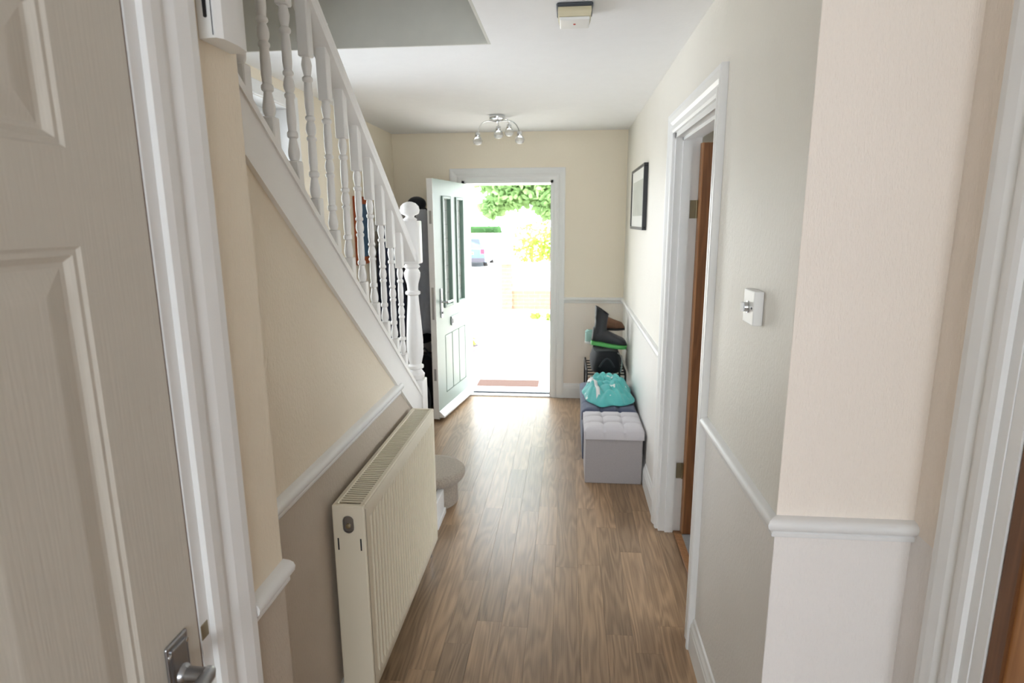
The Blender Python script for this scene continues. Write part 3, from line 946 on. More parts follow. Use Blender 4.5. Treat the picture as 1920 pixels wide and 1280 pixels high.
for yy, sg in ((RY0, 1), (RY1, -1)):
    b = MB()
    y0_, y1_ = sorted((yy, yy + sg * 0.014))
    b.box(RX0, RX1, y0_, y1_, RZ0 + 0.01, RZ1 - 0.002, 0.005, 2)
    ep = b.build('end_panel', 'radiator', rd)
    if sg == 1:
        xm = (RX0 + RX1) / 2
        def oval(w, h, y): return [(xm + w * math.cos(a), y, RZ1 - 0.062 + (h if math.sin(a) > 0 else -h) * 0.5 + w * math.sin(a)) for a in [2 * PI * i / 20 for i in range(20)]]
        MB().rings([oval(0.0175, 0.022, yy - 0.001), oval(0.0175, 0.022, yy - 0.004), oval(0.0145, 0.022, yy - 0.004), oval(0.013, 0.022, yy - 0.0005)]).build('vent_surround', 'satin', ep, smooth=True, angle=40)
        MB().lathe([(0.008, 0.0), (0.008, -0.006), (0.003, -0.007)], (xm, yy - 0.0005, RZ1 - 0.066), 12, 'y').build('bleed_plug', 'brass', ep)
        for xs_ in (RX0 + 0.016, RX1 - 0.016):
            MB().box(xs_ - 0.0022, xs_ + 0.0022, yy - 0.0006, yy + 0.002, RZ1 - 0.150, RZ1 - 0.110).build('slot', 'black', ep)
# top grille: frame and cross bars
g = MB()
g.box(RX0 + 0.001, RX0 + 0.018, RY0 + 0.014, RY1 - 0.014, RZ1 - 0.012, RZ1, 0.003, 1)
g.box(RX1 - 0.018, RX1 - 0.001, RY0 + 0.014, RY1 - 0.014, RZ1 - 0.012, RZ1, 0.003, 1)
g.box(RX0 + 0.001, RX1 - 0.001, RY0 + 0.001, RY0 + 0.016, RZ1 - 0.012, RZ1, 0.003, 1)
g.box(RX0 + 0.001, RX1 - 0.001, RY1 - 0.016, RY1 - 0.001, RZ1 - 0.012, RZ1, 0.003, 1)
gr = g.build('top_grille', 'radiator', rd)
g = MB()
nb_ = 62
for k in range(nb_):
    yk = RY0 + 0.024 + (k + 0.5) * (RY1 - RY0 - 0.048) / nb_
    g.box(RX0 + 0.016, RX1 - 0.016, yk - 0.0042, yk + 0.0042, RZ1 - 0.006, RZ1 - 0.002)
g.build('grille_bars', 'radiator', gr, kind='stuff')
v = MB().tube([(-0.664, RY1 - 0.02, 0.155), (-0.664, RY1 + 0.03, 0.155), (-0.664, RY1 + 0.045, 0.14), (-0.664, RY1 + 0.045, 0.0)], 0.009, 10).build('valve_pipe', 'chrome', rd, smooth=True)
MB().lathe([(0.015, 0.13), (0.016, 0.15), (0.014, 0.185), (0.008, 0.19)], (-0.664, RY1 + 0.045, 0), 12).build('valve_cap', 'white', v, smooth=True)
for yy in (RY0 + 0.12, RY1 - 0.12):
    MB().box(XU + 0.0005, RX0 + 0.006, yy - 0.018, yy + 0.018, 0.2, 0.66).build('wall_bracket', 'radiator', rd)

# ------------------------------------------------------------------ storage ottomans
def ottoman(name, label, x0, x1, y0, y1, h, box_mat, lid_mat, group, nx, ny):
    t = thing(name, ((x0 + x1) / 2, (y0 + y1) / 2, 0), label, 'ottoman', group)
    lh = 0.075
    MB().box(x0 + 0.008, x1 - 0.008, y0 + 0.008, y1 - 0.008, 0.0, h - lh, 0.006, 2).build('box', box_mat, t)
    # padded lid with tufted dimples
    N, Mm = 24, max(24, int(24 * (y1 - y0) / (x1 - x0)))
    btn = [(x0 + (x1 - x0) * (i + 1) / (nx + 1), y0 + (y1 - y0) * (j + 1) / (ny + 1)) for i in range(nx) for j in range(ny)]
    b = MB()
    grid = []
    for j in range(Mm + 1):
        row = []
        for i in range(N + 1):
            u, w = i / N, j / Mm
            x, y = x0 + (x1 - x0) * u, y0 + (y1 - y0) * w
            eu, ew = min(u, 1 - u) * (x1 - x0), min(w, 1 - w) * (y1 - y0)
            e = min(eu, ew)
            z = h - 0.022 + 0.022 * min(1, (e / 0.045)) ** 0.5 + 0.006 * math.sin(PI * u) * math.sin(PI * w)
            for bx_, by_ in btn:
                d = math.hypot(x - bx_, y - by_)
                z -= 0.016 * math.exp(-(d / 0.020) ** 2)
                z -= 0.004 * math.exp(-((x - bx_) / 0.006) ** 2) + 0.004 * math.exp(-((y - by_) / 0.006) ** 2)
            row.append(b.bm.verts.new((x, y, z)))
        grid.append(row)
    for j in range(Mm):
        for i in range(N):
            b.bm.faces.new((grid[j][i], grid[j][i + 1], grid[j + 1][i + 1], grid[j + 1][i]))
    rim = grid[0] + [r[-1] for r in grid[1:]] + grid[-1][-2::-1] + [r[0] for r in grid[-2:0:-1]]
    low = [b.bm.verts.new((v.co.x, v.co.y, h - lh)) for v in rim]
    n = len(rim)
    for i in range(n):
        b.bm.faces.new((rim[i], low[i], low[(i + 1) % n], rim[(i + 1) % n]))
    b.bm.faces.new(low)
    ld = b.build('lid', lid_mat, t, smooth=True, angle=50)
    for bx_, by_ in btn:
        MB().sphere((bx_, by_, h - 0.014), 0.008, 1, 1, 0.5, 10, 6).build('button', lid_mat, ld, smooth=True, angle=0)
    return t
ottoman('storage_ottoman', 'pale grey fabric cube ottoman with buttoned lid, nearest on the right', 0.116, 0.488, 3.572, 3.945, 0.372, 'grey_fabric', 'grey_lid', 'storage ottomans along the right wall', 2, 2)
ottoman('storage_ottoman', 'navy fabric ottoman bench behind the grey one, under the teal cloth', 0.108, 0.484, 3.958, 4.70, 0.368, 'navy_fabric', 'navy_fabric', 'storage ottomans along the right wall', 2, 3)

# teal cloth thrown over the navy bench
bt = thing('folded_cloth', (0.30, 4.32, 0.37), 'crumpled teal patterned cloth lying on the navy ottoman', 'cloth')
rb = random.Random(5)
ph = [rb.random() * 6.28 for _ in range(8)]
def blanket_z(x, y, r):
    dome = 0.095 * (1 - r ** 3.0)
    w1 = 3.0 * math.sin(9 * x + 5 * y + ph[6]); w2 = 2.4 * math.sin(11 * y - 6 * x + ph[7])
    f = 0.014 * math.sin(22 * x + 8 * y + ph[0] + w2) + 0.026 * (abs(math.sin(24 * y - 12 * x + ph[1] + w1)) - 0.5) + 0.020 * (abs(math.sin(46 * x + ph[2] + 14 * y + w1)) - 0.5) + 0.006 * math.sin(70 * y + 30 * x + ph[3] + w2)
    return 0.380 + max(0.0, dome + f * (0.35 + 0.65 * min(1, 3 * (1 - r))))
b = MB()
rings_ = []
NR, NA = 34, 120
for k in range(NR + 1):
    r = 0.02 + 0.98 * k / NR
    ring = []
    for i in range(NA):
        a = 2 * PI * i / NA
        ca, sa = math.cos(a), math.sin(a)
        q = (abs(ca) ** 3.2 + abs(sa) ** 3.2) ** (-1 / 3.2)
        edge = 1 + 0.05 * math.sin(5 * a + ph[4]) + 0.035 * math.sin(9 * a + ph[5])
        x = 0.305 + 0.176 * q * ca * r * edge
        y = 4.325 + 0.315 * q * sa * r * edge
        x = min(x, 0.494)
        ring.append((x, y, blanket_z(x, y, r)))
    rings_.append(ring)
rings_.append([(x, y, 0.3765) for x, y, z in rings_[-1]])
b.rings(rings_)
b.build('cloth_heap', 'teal', bt, smooth=True, angle=0)
b = MB()
row = []
for k in range(24):
    y = 4.045 + 0.50 * k / 23
    xk = 0.195 + 0.03 * math.sin(3.0 * k / 23 + 1.2)
    rr_ = [math.hypot((xx - 0.305) / 0.19, (y - 4.325) / 0.33) for xx in (xk - 0.013, xk + 0.013)]
    z = [blanket_z(xx, y, min(1, q)) + 0.004 for xx, q in zip((xk - 0.013, xk + 0.013), rr_)]
    row.append([(xk - 0.013, y, z[0] - 0.004), (xk + 0.013, y, z[1] - 0.004), (xk + 0.013, y, z[1] + 0.003), (xk - 0.013, y, z[0] + 0.003)])
b.rings(row)
b.build('white_band', 'white_shoe', bt, smooth=True, angle=0, label='white band across the teal cloth')

# ------------------------------------------------------------------ shoes on a rack in the corner
rk = thing('shoe_rack', (0.325, 5.02, 0), 'black metal shoe rack in the corner behind the navy ottoman', 'shoe rack')
for xk in (0.165, 0.475):
    b = MB()
    b.tube([(xk, 4.76, 0.0), (xk, 4.76, 0.40), (xk, 4.79, 0.43), (xk, 5.25, 0.43), (xk, 5.28, 0.40), (xk, 5.28, 0.0)], 0.009, 8)
    b.build('side_frame', 'black', rk, smooth=True)
for zk in (0.16, 0.405):
    for k in range(6):
        yk = 4.78 + 0.48 * k / 5
        MB().tube([(0.165, yk, zk), (0.475, yk, zk)], 0.006, 8).build('shelf_bar', 'black', rk, smooth=True)

def shoe(name, label, loc, rz, L, W, Hh, up_mat, sole_mat, cat='shoe', shaft=0.0, tilt=0.0, group=None, shaft_w=0.052, sole_t=0.022):
    t = thing(name, loc, label, cat, group, rz=rz)
    t.rotation_euler = (0, tilt, rz)
    K = 18
    def hw(u): return W / 2 * (0.72 + 0.28 * math.sin(PI * min(1, max(0, (u - 0.25) / 0.75)) * 0.95)) * (1 - max(0, (u - 0.80) / 0.2) ** 2.2 * 0.75) * (1 - max(0, (0.10 - u) / 0.10) ** 2 * 0.6)
    def hh(u): return Hh * (1.0 if u < 0.30 else (1 - 0.62 * ((u - 0.30) / 0.70) ** 0.8)) * (1 - max(0, (u - 0.86) / 0.14) ** 2 * 0.75)
    def cross(u, zb, zt, w, n=14):
        o = []
        for i in range(n):
            a = 2 * PI * i / n
            ca, sa = math.cos(a), math.sin(a)
            o.append((u * L, w * (abs(ca) ** 0.75) * (1 if ca > 0 else -1), (zb + zt) / 2 + (zt - zb) / 2 * (abs(sa) ** 0.7) * (1 if sa > 0 else -1)))
        return o
    b = MB()
    b.rings([cross(k / K, sole_t * 0.7, sole_t + hh(k / K), hw(k / K)) for k in range(K + 1)])
    up = b.build('upper', up_mat, t, local=True, smooth=True, angle=0)
    b = MB()
    b.rings([cross(k / K * 1.02 - 0.01, 0 + 0.10 * Hh * max(0, k / K - 0.7), sole_t + 0.10 * Hh * max(0, k / K - 0.7), hw(k / K) * 1.10) for k in range(K + 1)])
    b.build('sole', sole_mat, t, local=True, smooth=True, angle=40)
    if shaft:
        b = MB()
        rr = []
        for k in range(9):
            q = k / 8
            zc_ = sole_t + Hh * 0.55 + (shaft - Hh * 0.55) * q
            rw = shaft_w * (1.05 - 0.16 * math.sin(PI * q) + 0.08 * q)
            rr.append([(L * 0.215 + rw * 1.22 * math.cos(2 * PI * i / 16) - 0.010 * q, rw * math.sin(2 * PI * i / 16), zc_ + (0.03 * math.cos(2 * PI * i / 16) * -1 if k == 8 else 0)) for i in range(16)])
        inner = [[(x * 0.9 + L * 0.215 * 0.1, y * 0.88, z - 0.0) for x, y, z in rr[-1]], [(x * 0.86 + L * 0.215 * 0.14, y * 0.84, z - 0.10) for x, y, z in rr[-1]]]
        b.rings(rr + inner)
        b.build('shaft', up_mat, t, local=True, smooth=True, angle=50)
    else:
        b = MB()
        b.tube([(L * 0.22 + L * 0.17 * math.cos(2 * PI * i / 16), W * 0.27 * math.sin(2 * PI * i / 16), sole_t + Hh * 0.98 - 0.006 * math.cos(2 * PI * i / 16)) for i in range(16)], 0.006, 6, closed=True)
        b.build('collar', up_mat, t, local=True, smooth=True)
    return t
# dark bag on the rack carrying the boot
bg = thing('holdall_bag', (0.325, 4.96, 0.412), 'black fabric bag on the shoe rack under the boot', 'bag')
b = MB()
rr = []
for k in range(11):
    q = k / 10
    z = 0.414 + 0.175 * q
    w = 0.128 * (0.90 + 0.16 * math.sin(PI * q) - 0.12 * q)
    d = 0.20 * (0.92 + 0.12 * math.sin(PI * q) - 0.1 * q)
    rr.append([(0.322 + w * (abs(math.cos(a)) ** 0.6) * (1 if math.cos(a) > 0 else -1) * (1 + 0.03 * math.sin(7 * a + 5 * q)),
                4.96 + d * (abs(math.sin(a)) ** 0.6) * (1 if math.sin(a) > 0 else -1) * (1 + 0.03 * math.sin(5 * a - 3 * q)), z + 0.008 * math.sin(3 * a) * q) for a in [2 * PI * i / 28 for i in range(28)]])
b.rings(rr)
b.build('bag_body', 'black_cloth', bg, smooth=True, angle=60)
b = MB()
b.tube([(0.265 + 0.01 * k, 4.757 - 0.016 * math.sin(PI * k / 12), 0.47 + 0.075 * math.sin(PI * k / 12)) for k in range(13)], 0.007, 8)
b.build('bag_handle', 'dark_grey', bg, smooth=True)
MB().tube([(0.436, 4.752, 0.43), (0.446, 4.749, 0.50), (0.440, 4.757, 0.565), (0.41, 4.772, 0.588)], 0.005, 8).build('piping', 'satin', bg, smooth=True)
shoe('ankle_boot', 'tall black boot with bright green sole on top of the black bag', (0.195, 4.86, 0.636), math.radians(-6), 0.29, 0.115, 0.11, 'boot', 'green_sole', 'boot', 0.255, math.radians(7), 'footwear piled in the corner', 0.044, 0.042)
shoe('suede_shoe', 'brown suede shoe on top of the aqua trainer behind the boot', (0.25, 5.055, 0.724), math.radians(-4), 0.235, 0.095, 0.105, 'brown_shoe', 'black', 'shoe', 0.0, 0.0, 'footwear piled in the corner')
shoe('canvas_trainer', 'pale aqua trainer on the black bag behind the boot', (0.155, 5.055, 0.604), math.radians(-2), 0.28, 0.095, 0.09, 'teal_shoe', 'white_shoe', 'shoe', 0.0, 0.0, 'footwear piled in the corner')
shoe('canvas_trainer', 'peach canvas trainer low in the shoe rack', (0.20, 5.15, 0.170), math.radians(-85), 0.26, 0.09, 0.09, 'peach', 'white_shoe', 'shoe', 0.0, 0.0, 'footwear piled in the corner')
shoe('canvas_trainer', 'black trainer on the bottom bars of the rack', (0.34, 5.15, 0.170), math.radians(-88), 0.27, 0.095, 0.09, 'boot', 'white_shoe', 'shoe', 0.0, 0.0, 'footwear piled in the corner')

# ------------------------------------------------------------------ coats hanging in the corner behind the open front door
cr = thing('coat_rack', (-1.34, YB, 1.66), 'white wooden coat rail with hooks on the front wall behind the door', 'coat rack')
MB().box(-1.54, -1.12, YB - 0.02, YB - 0.0005, 1.66, 1.74, 0.005, 1).build('back_board', 'white', cr)
for k in range(4):
    xk = -1.50 + 0.115 * k
    MB().tube([(xk, YB - 0.02, 1.715), (xk, YB - 0.055, 1.705), (xk, YB - 0.075, 1.72), (xk, YB - 0.078, 1.745)], 0.006, 8).build('hook', 'satin', cr, smooth=True)

def garment(name, label, cat, cx_, cy_, ztop, zbot, wt, wb, dt, db, mat, seed, rz=0.0, hood=None, group=None, print_mat=None):
    r = random.Random(seed)
    p = [r.random() * 6.28 for _ in range(6)]
    t = thing(name, (cx_, cy_, zbot), label, cat, group, rz=rz)
    b = MB()
    rr = []
    K, N = 22, 40
    for k in range(K + 1):
        q = k / K
        z = (ztop - zbot) * (1 - q)
        sh = min(1.0, (q / 0.16)) ** 0.6
        w = (0.05 + (wt - 0.05) * sh) + (wb - wt) * max(0, q - 0.16)
        d = (0.03 + (dt - 0.03) * sh) + (db - dt) * max(0, q - 0.16)
        ring = []
        for i in range(N):
            a = 2 * PI * i / N
            f = 1 + (0.10 * math.sin(5 * a + p[0] + 1.2 * q) + 0.07 * math.sin(9 * a + p[1] - 2 * q) + 0.04 * math.sin(14 * a + p[2])) * min(1, q * 2.2)
            ring.append((w / 2 * math.cos(a) * f + 0.01 * math.sin(4 * q + p[3]), d / 2 * math.sin(a) * f, z + 0.012 * math.sin(3 * a + p[4]) * (q > 0.95)))
        rr.append(ring)
    b.rings(rr)
    o = b.build('body', mat, t, local=True, smooth=True, angle=0)
    # a hanging sleeve each side
    for s in (-1, 1):
        q0 = (s * wt * 0.40, -dt * 0.10, (ztop - zbot) * 0.86)
        pts = [q0, (s * (wt * 0.50), -dt * 0.30, (ztop - zbot) * 0.66), (s * (wt * 0.49), -dt * 0.42, (ztop - zbot) * 0.42), (s * (wt * 0.44), -dt * 0.40, (ztop - zbot) * 0.24)]
        MB().tube(pts, 0.05, 12, [0.045, 0.052, 0.046, 0.038]).build('sleeve', mat, t, local=True, smooth=True, angle=60)
    if hood:
        b = MB()
        b.sphere((0.0, -dt * 0.12, ztop - zbot - 0.01), 0.085, 1.0, 0.8, 0.75, 16, 10)
        b.build('hood', hood, t, local=True, smooth=True, angle=0)
    if print_mat:
        for k in range(5):
            MB().box(wt * 0.30, wt * 0.30 + 0.022, -dt * 0.64, -dt * 0.55, (ztop - zbot) * 0.50 + 0.045 * k, (ztop - zbot) * 0.50 + 0.045 * k + 0.03).build('print_mark', print_mat, t, local=True)
    return t
garment('hooded_coat', 'black hooded coat hanging behind the newel post', 'coat', -1.335, 5.318, 1.80, 0.55, 0.28, 0.30, 0.10, 0.11, 'black_cloth', 1, 0, 'dark_grey', 'coats hanging behind the front door')
garment('jacket', 'grey jacket hanging next to the open front door edge', 'jacket', -1.250, 5.150, 1.74, 0.66, 0.20, 0.24, 0.09, 0.11, 'grey_cloth', 2, 0.1, None, 'coats hanging behind the front door')
garment('long_coat', 'navy coat on the left wall seen between the lower balusters', 'coat', -1.485, 4.86, 1.60, 0.30, 0.34, 0.38, 0.13, 0.15, 'navy_cloth', 3, math.radians(90), None, 'coats hanging behind the front door')
pg = thing('wall_hook', (XL, 4.86, 1.58), 'single coat hook on the left wall holding the navy coat', 'hook')
MB().box(XL, XL + 0.012, 4.83, 4.89, 1.56, 1.64, 0.003, 1).build('plate', 'white', pg)
MB().tube([(XL + 0.01, 4.86, 1.60), (XL + 0.05, 4.86, 1.59), (XL + 0.075, 4.86, 1.60), (XL + 0.085, 4.86, 1.63)], 0.006, 8).build('hook_arm', 'satin', pg, smooth=True)
# bags and boots on the floor below the coats
def sack(name, label, cat, c, w, d, h, mat, seed, group=None):
    t = thing(name, (c[0], c[1], 0.0), label, cat, group)
    r = random.Random(seed)
    p = [r.random() * 6.28 for _ in range(4)]
    rr = []
    for k in range(11):
        q = k / 10
        s = 0.86 + 0.26 * math.sin(PI * (0.15 + 0.7 * q)) - 0.35 * q ** 4
        rr.append([(c[0] + w / 2 * s * (abs(math.cos(a)) ** .7) * (1 if math.cos(a) > 0 else -1) * (1 + 0.05 * math.sin(4 * a + p[0] + 2 * q)),
                    c[1] + d / 2 * s * (abs(math.sin(a)) ** .7) * (1 if math.sin(a) > 0 else -1) * (1 + 0.05 * math.sin(5 * a + p[1])), 0.001 + h * q) for a in [2 * PI * i / 24 for i in range(24)]])
    MB().rings(rr).build('bag_body', mat, t, smooth=True, angle=60)
    MB().tube([(c[0] - w * 0.22 + w * 0.44 * k / 10, c[1] - d * 0.30, h * 0.92 + 0.10 * math.sin(PI * k / 10)) for k in range(11)], 0.009, 8).build('strap', 'dark_grey', t, smooth=True)
    return t
sack('rucksack', 'black rucksack on the floor behind the front door', 'bag', (-1.27, 5.20), 0.26, 0.22, 0.46, 'black_cloth', 4)
sack('rucksack', 'dark charcoal rucksack on the floor by the newel post', 'bag', (-1.30, 4.86), 0.24, 0.22, 0.30, 'dark_grey', 8)

# ------------------------------------------------------------------ pictures
pf = thing('picture_frame', (XR, 4.39, 1.575), 'black framed picture on the right wall', 'picture')
def frame_parts(t, axis_x, sgn, y0, y1, z0, z1, w, dep, fm, mm, pm, matw, glass=True):
    xf = axis_x + sgn * dep
    def bx(y0, y1, z0, z1, d0, d1, bev=0.0):
        a, b_ = sorted((axis_x + sgn * d0, axis_x + sgn * d1))
        return MB().box(a, b_, y0, y1, z0, z1, bev, 1)
    bx(y0, y1, z0, z0 + w, 0, dep, 0.002).build('frame_bar', fm, t)
    bx(y0, y1, z1 - w, z1, 0, dep, 0.002).build('frame_bar', fm, t)
    bx(y0, y0 + w, z0 + w, z1 - w, 0, dep, 0.002).build('frame_bar', fm, t)
    bx(y1 - w, y1, z0 + w, z1 - w, 0, dep, 0.002).build('frame_bar', fm, t)
    bx(y0 + w, y1 - w, z0 + w, z1 - w, 0.002, dep * 0.72).build('mount', mm, t)
    bx(y0 + w + matw, y1 - w - matw, z0 + w + matw, z1 - w - matw, dep * 0.72, dep * 0.72 + 0.001).build('print', pm, t)
    if glass:
        bx(y0 + w * .6, y1 - w * .6, z0 + w * .6, z1 - w * .6, dep * 0.72, dep * 0.78).build('glass', 'glass', t)
M['print_pale'] = plain('pale_green_grey_print', (196, 198, 188), 0.8, var=0.15, scale=9)
frame_parts(pf, XR - 0.0005, -1, 4.01, 4.77, 1.575, 2.0, 0.018, 0.028, 'black_frame', 'paper', 'print_pale', 0.075, False)
pt = thing('canvas_painting', (XL, 4.52, 1.32), 'slate blue picture with burnt orange border on the left wall', 'picture')
frame_parts(pt, XL + 0.0005, 1, 4.36, 4.675, 1.32, 1.825, 0.055, 0.022, 'rust', 'blue_paint', 'blue_paint', 0.03, False)

# ------------------------------------------------------------------ switch, chime box, alarm, ceiling light
sw = thing('dimmer_switch', (XR, 1.622, 1.372), 'white square switch plate with chrome knob on the right wall', 'switch')
MB().box(XR - 0.026, XR - 0.0005, 1.577, 1.667, 1.371, 1.461, 0.003, 2).build('plate', 'plastic_white', sw)
k_ = MB().lathe([(0.016, 0.0), (0.016, -0.003), (0.013, -0.004), (0.012, -0.012), (0.004, -0.013)], (XR - 0.026, 1.622, 1.416), 18, 'x').build('knob', 'chrome', sw, smooth=True, angle=40)
bmk = MB(); bmk.box(XR - 0.046, XR - 0.037, 1.6185, 1.6255, 1.403, 1.429, 0.002, 1)
bmk.build('grip', 'plastic_white', k_)
for yk in (1.592, 1.652):
    MB().lathe([(0.0035, 0.0), (0.003, -0.0012), (0.001, -0.0014)], (XR - 0.026, yk, 1.416), 10, 'x').build('screw', 'seal', sw)

ch = thing('door_chime', (XN, 1.02, 1.93), 'white plastic chime box with dark slot high on the near left wall', 'door chime')
b = MB()
o = [(XN + 0.0005, 0.975), (XN + 0.030, 0.972), (XN + 0.038, 0.982), (XN + 0.041, 1.02), (XN + 0.036, 1.055), (XN + 0.028, 1.066), (XN + 0.0005, 1.066)]
b.rings([[(x, y, 1.930) for x, y in o], [(x, y, 2.055) for x, y in o]])
cb = b.build('case', 'plastic_white', ch, smooth=True, angle=30)
b = MB()
pts = []
for i in range(12):
    a = 2 * PI * i / 12
    pts.append((XN + 0.0155 + 0.0032 * math.cos(a), 1.985 + 0.0032 * math.sin(a) + (-0.022 if math.sin(a) < 0 else 0.022)))
b.rings([[(x, 0.9715, z) for x, z in pts], [(x, 0.9765, z) for x, z in pts]])
b.build('slot', 'black', cb)
MB().box(XN + 0.026, XN + 0.0268, 0.9705, 0.976, 1.934, 2.05).build('seam', 'seal', cb)

al = thing('smoke_alarm', (0.016, 2.39, 2.35), 'square yellowed smoke alarm with red dot on the ceiling', 'smoke alarm')
MB().box(-0.052, 0.078, 2.318, 2.458, 2.388, 2.3995, 0.004, 1).build('base_plate', 'seal', al)
b = MB()
def sq(h_, z): return [(0.013 - h_, 2.388 - h_, z), (0.013 + h_, 2.388 - h_, z), (0.013 + h_, 2.388 + h_, z), (0.013 - h_, 2.388 + h_, z)]
b.rings([sq(0.059, 2.389), sq(0.060, 2.375), sq(0.055, 2.357)])
b.build('housing', 'plastic_aged', al)
MB().box(-0.041, 0.067, 2.334, 2.442, 2.346, 2.3572, 0.004, 2).build('cover', 'plastic_white', al)
MB().lathe([(0.005, 0.0), (0.004, -0.002), (0.001, -0.003)], (0.013, 2.385, 2.346), 10).build('indicator', 'red_led', al)

lf = thing('ceiling_light', (-0.532, 4.605, ZC), 'chrome ceiling light with curved arms and small glass globes', 'ceiling light')
MB().lathe([(0.058, ZC - 0.0005), (0.060, ZC - 0.010), (0.057, ZC - 0.024), (0.048, ZC - 0.030), (0.012, ZC - 0.034), (0.010, ZC - 0.050), (0.002, ZC - 0.054)], (-0.532, 4.605, 0), 24).build('ceiling_rose', 'chrome', lf, smooth=True, angle=40)
M['lamp_glass'] = None
def lampglass():
    m, nt, b_ = new_mat('frosted_lamp_glass')
    b_.inputs['Base Color'].default_value = (0.9, 0.9, 0.88, 1)
    b_.inputs['Roughness'].default_value = 0.15
    b_.inputs['Transmission Weight'].default_value = 0.75
    return m
M['lamp_glass'] = lampglass()
heads = [(-0.672, 4.56, 2.222), (-0.516, 4.545, 2.262), (-0.366, 4.60, 2.230), (-0.455, 4.72, 2.30)]
for hx, hy, hz in heads:
    c0 = Vector((-0.532, 4.605, ZC - 0.045))
    h_ = Vector((hx, hy, hz + 0.052))
    out = Vector((hx - c0.x, hy - c0.y, 0))
    pts = []
    for k in range(13):
        q = k / 12
        a = q * PI * 0.75
        p = c0.lerp(h_, q)
        pts.append(p + out * 0.18 * math.sin(PI * q) + Vector((0, 0, 0.035 * math.sin(PI * q))))
    ar = MB().tube(pts, 0.004, 8).build('arm', 'chrome', lf, smooth=True)
    MB().lathe([(0.006, hz + 0.056), (0.017, hz + 0.050), (0.020, hz + 0.030), (0.017, hz + 0.022)], (hx, hy, 0), 14).build('lamp_holder', 'chrome', ar, smooth=True, angle=40)
    MB().lathe([(0.016, hz + 0.026), (0.026, hz + 0.016), (0.034, hz), (0.034, hz - 0.012), (0.027, hz - 0.026), (0.014, hz - 0.033), (0.002, hz - 0.035)], (hx, hy, 0), 18).build('globe', 'lamp_glass', ar, smooth=True, angle=0)

# ------------------------------------------------------------------ outside
GZ0 = -0.12
b = MB()
prof = [(5.75, GZ0), (12.5, GZ0), (20, -0.38), (27, -0.60), (90, -0.62)]
b.rings([[(-60, y, z) for y, z in prof] + [(-60, 90, -1.2), (-60, 5.75, -1.2)], [(60, y, z) for y, z in prof] + [(60, 90, -1.2), (60, 5.75, -1.2)]])
b.build('ground', 'concrete', label='sunlit pale concrete driveway outside the front door', cat='driveway', kind='structure')

dm = thing('doormat', (-0.62, 6.1, GZ0), 'brown coir doormat on the step outside the front door', 'doormat')
MB().box(-0.985, -0.262, 5.80, 6.43, GZ0 + 0.001, GZ0 + 0.014, 0.004, 1).build('rubber_edge', 'mat_edge', dm)
for k in range(14):
    yk = 5.82 + k * 0.0425
    MB().box(-0.965, -0.300, yk, yk + 0.034, GZ0 + 0.010, GZ0 + 0.024, 0.004, 1).build('rib', 'mat', dm)

pp = thing('plant_pot', (-1.20, 7.05, GZ0), 'plum glazed plant pot just outside the front door', 'plant pot')
MB().lathe([(0.075, GZ0 + 0.0005), (0.085, GZ0 + 0.03), (0.118, GZ0 + 0.15), (0.128, GZ0 + 0.23), (0.142, GZ0 + 0.235), (0.145, GZ0 + 0.27), (0.128, GZ0 + 0.27), (0.12, GZ0 + 0.24)], (-1.20, 7.05, 0), 24).build('pot', 'pot', pp, smooth=True, angle=40)
MB().lathe([(0.001, GZ0 + 0.243), (0.124, GZ0 + 0.243)], (-1.20, 7.05, 0), 20, cap=False).build('soil', 'soil', pp)

def leaf_cloud(b, n, blobs, size, seed):
    r = random.Random(seed)
    bm = b.bm
    for _ in range(n):
        c, rad = r.choice(blobs)
        while True:
            q = Vector((r.uniform(-1, 1), r.uniform(-1, 1), r.uniform(-1, 1)))
            if q.length < 1: break
        p = Vector(c) + Vector((q.x * rad[0], q.y * rad[1], q.z * rad[2]))
        d = Vector((r.uniform(-1, 1), r.uniform(-1, 1), r.uniform(-1.0, 0.3))).normalized()
        s = d.cross(Vector((r.uniform(-1, 1), r.uniform(-1, 1), r.uniform(-1, 1)))).normalized()
        nn = d.cross(s)
        L = size * r.uniform(0.7, 1.25)
        pts = [(0, 0), (0.30, 0.32), (0.62, 0.34), (1, 0), (0.62, -0.34), (0.30, -0.32)]
        vs = [bm.verts.new(p + d * u * L + s * w * L + nn * (-abs(w) * 0.25 * L)) for u, w in pts]
        bm.faces.new((vs[0], vs[1], vs[2], vs[3]))
        bm.faces.new((vs[0], vs[3], vs[4], vs[5]))
    return b

for k, (xk, yk, hk) in enumerate(((-1.20, 7.05, 0.30),)):
    b = MB()
    leaf_cloud(b, 90, [((xk, yk, GZ0 + 0.33), (0.09, 0.09, 0.07))], 0.06, 21)
    b.build('plant_leaves', 'leaf_bush', pp, kind='stuff')

# tree overhanging the drive from the right
tr = thing('tree', (2.3, 10.6, GZ0), 'leafy green tree overhanging the top of the front doorway', 'tree')
MB().tube([(2.3, 10.6, GZ0), (2.25, 10.6, 1.0), (2.15, 10.55, 2.2), (2.0, 10.5, 3.4)], 0.15, 12, [0.19, 0.15, 0.13, 0.08]).build('trunk', 'bark', tr, smooth=True)
for e in ((-1.3, 9.9, 2.45), (-0.7, 10.2, 2.2), (-0.4, 9.6, 2.7), (0.6, 10.4, 2.1), (0.4, 10.8, 3.4), (3.4, 10.8, 3.6), (2.4, 11.3, 4.0)):
    s0 = Vector((2.18, 10.55, 2.3))
    e = Vector(e)
    MB().tube([s0, s0.lerp(e, 0.35) + Vector((0, 0, 0.35)), s0.lerp(e, 0.7) + Vector((0, 0, 0.30)), e], 0.03, 8, [0.06, 0.045, 0.03, 0.010]).build('branch', 'bark', tr, smooth=True)
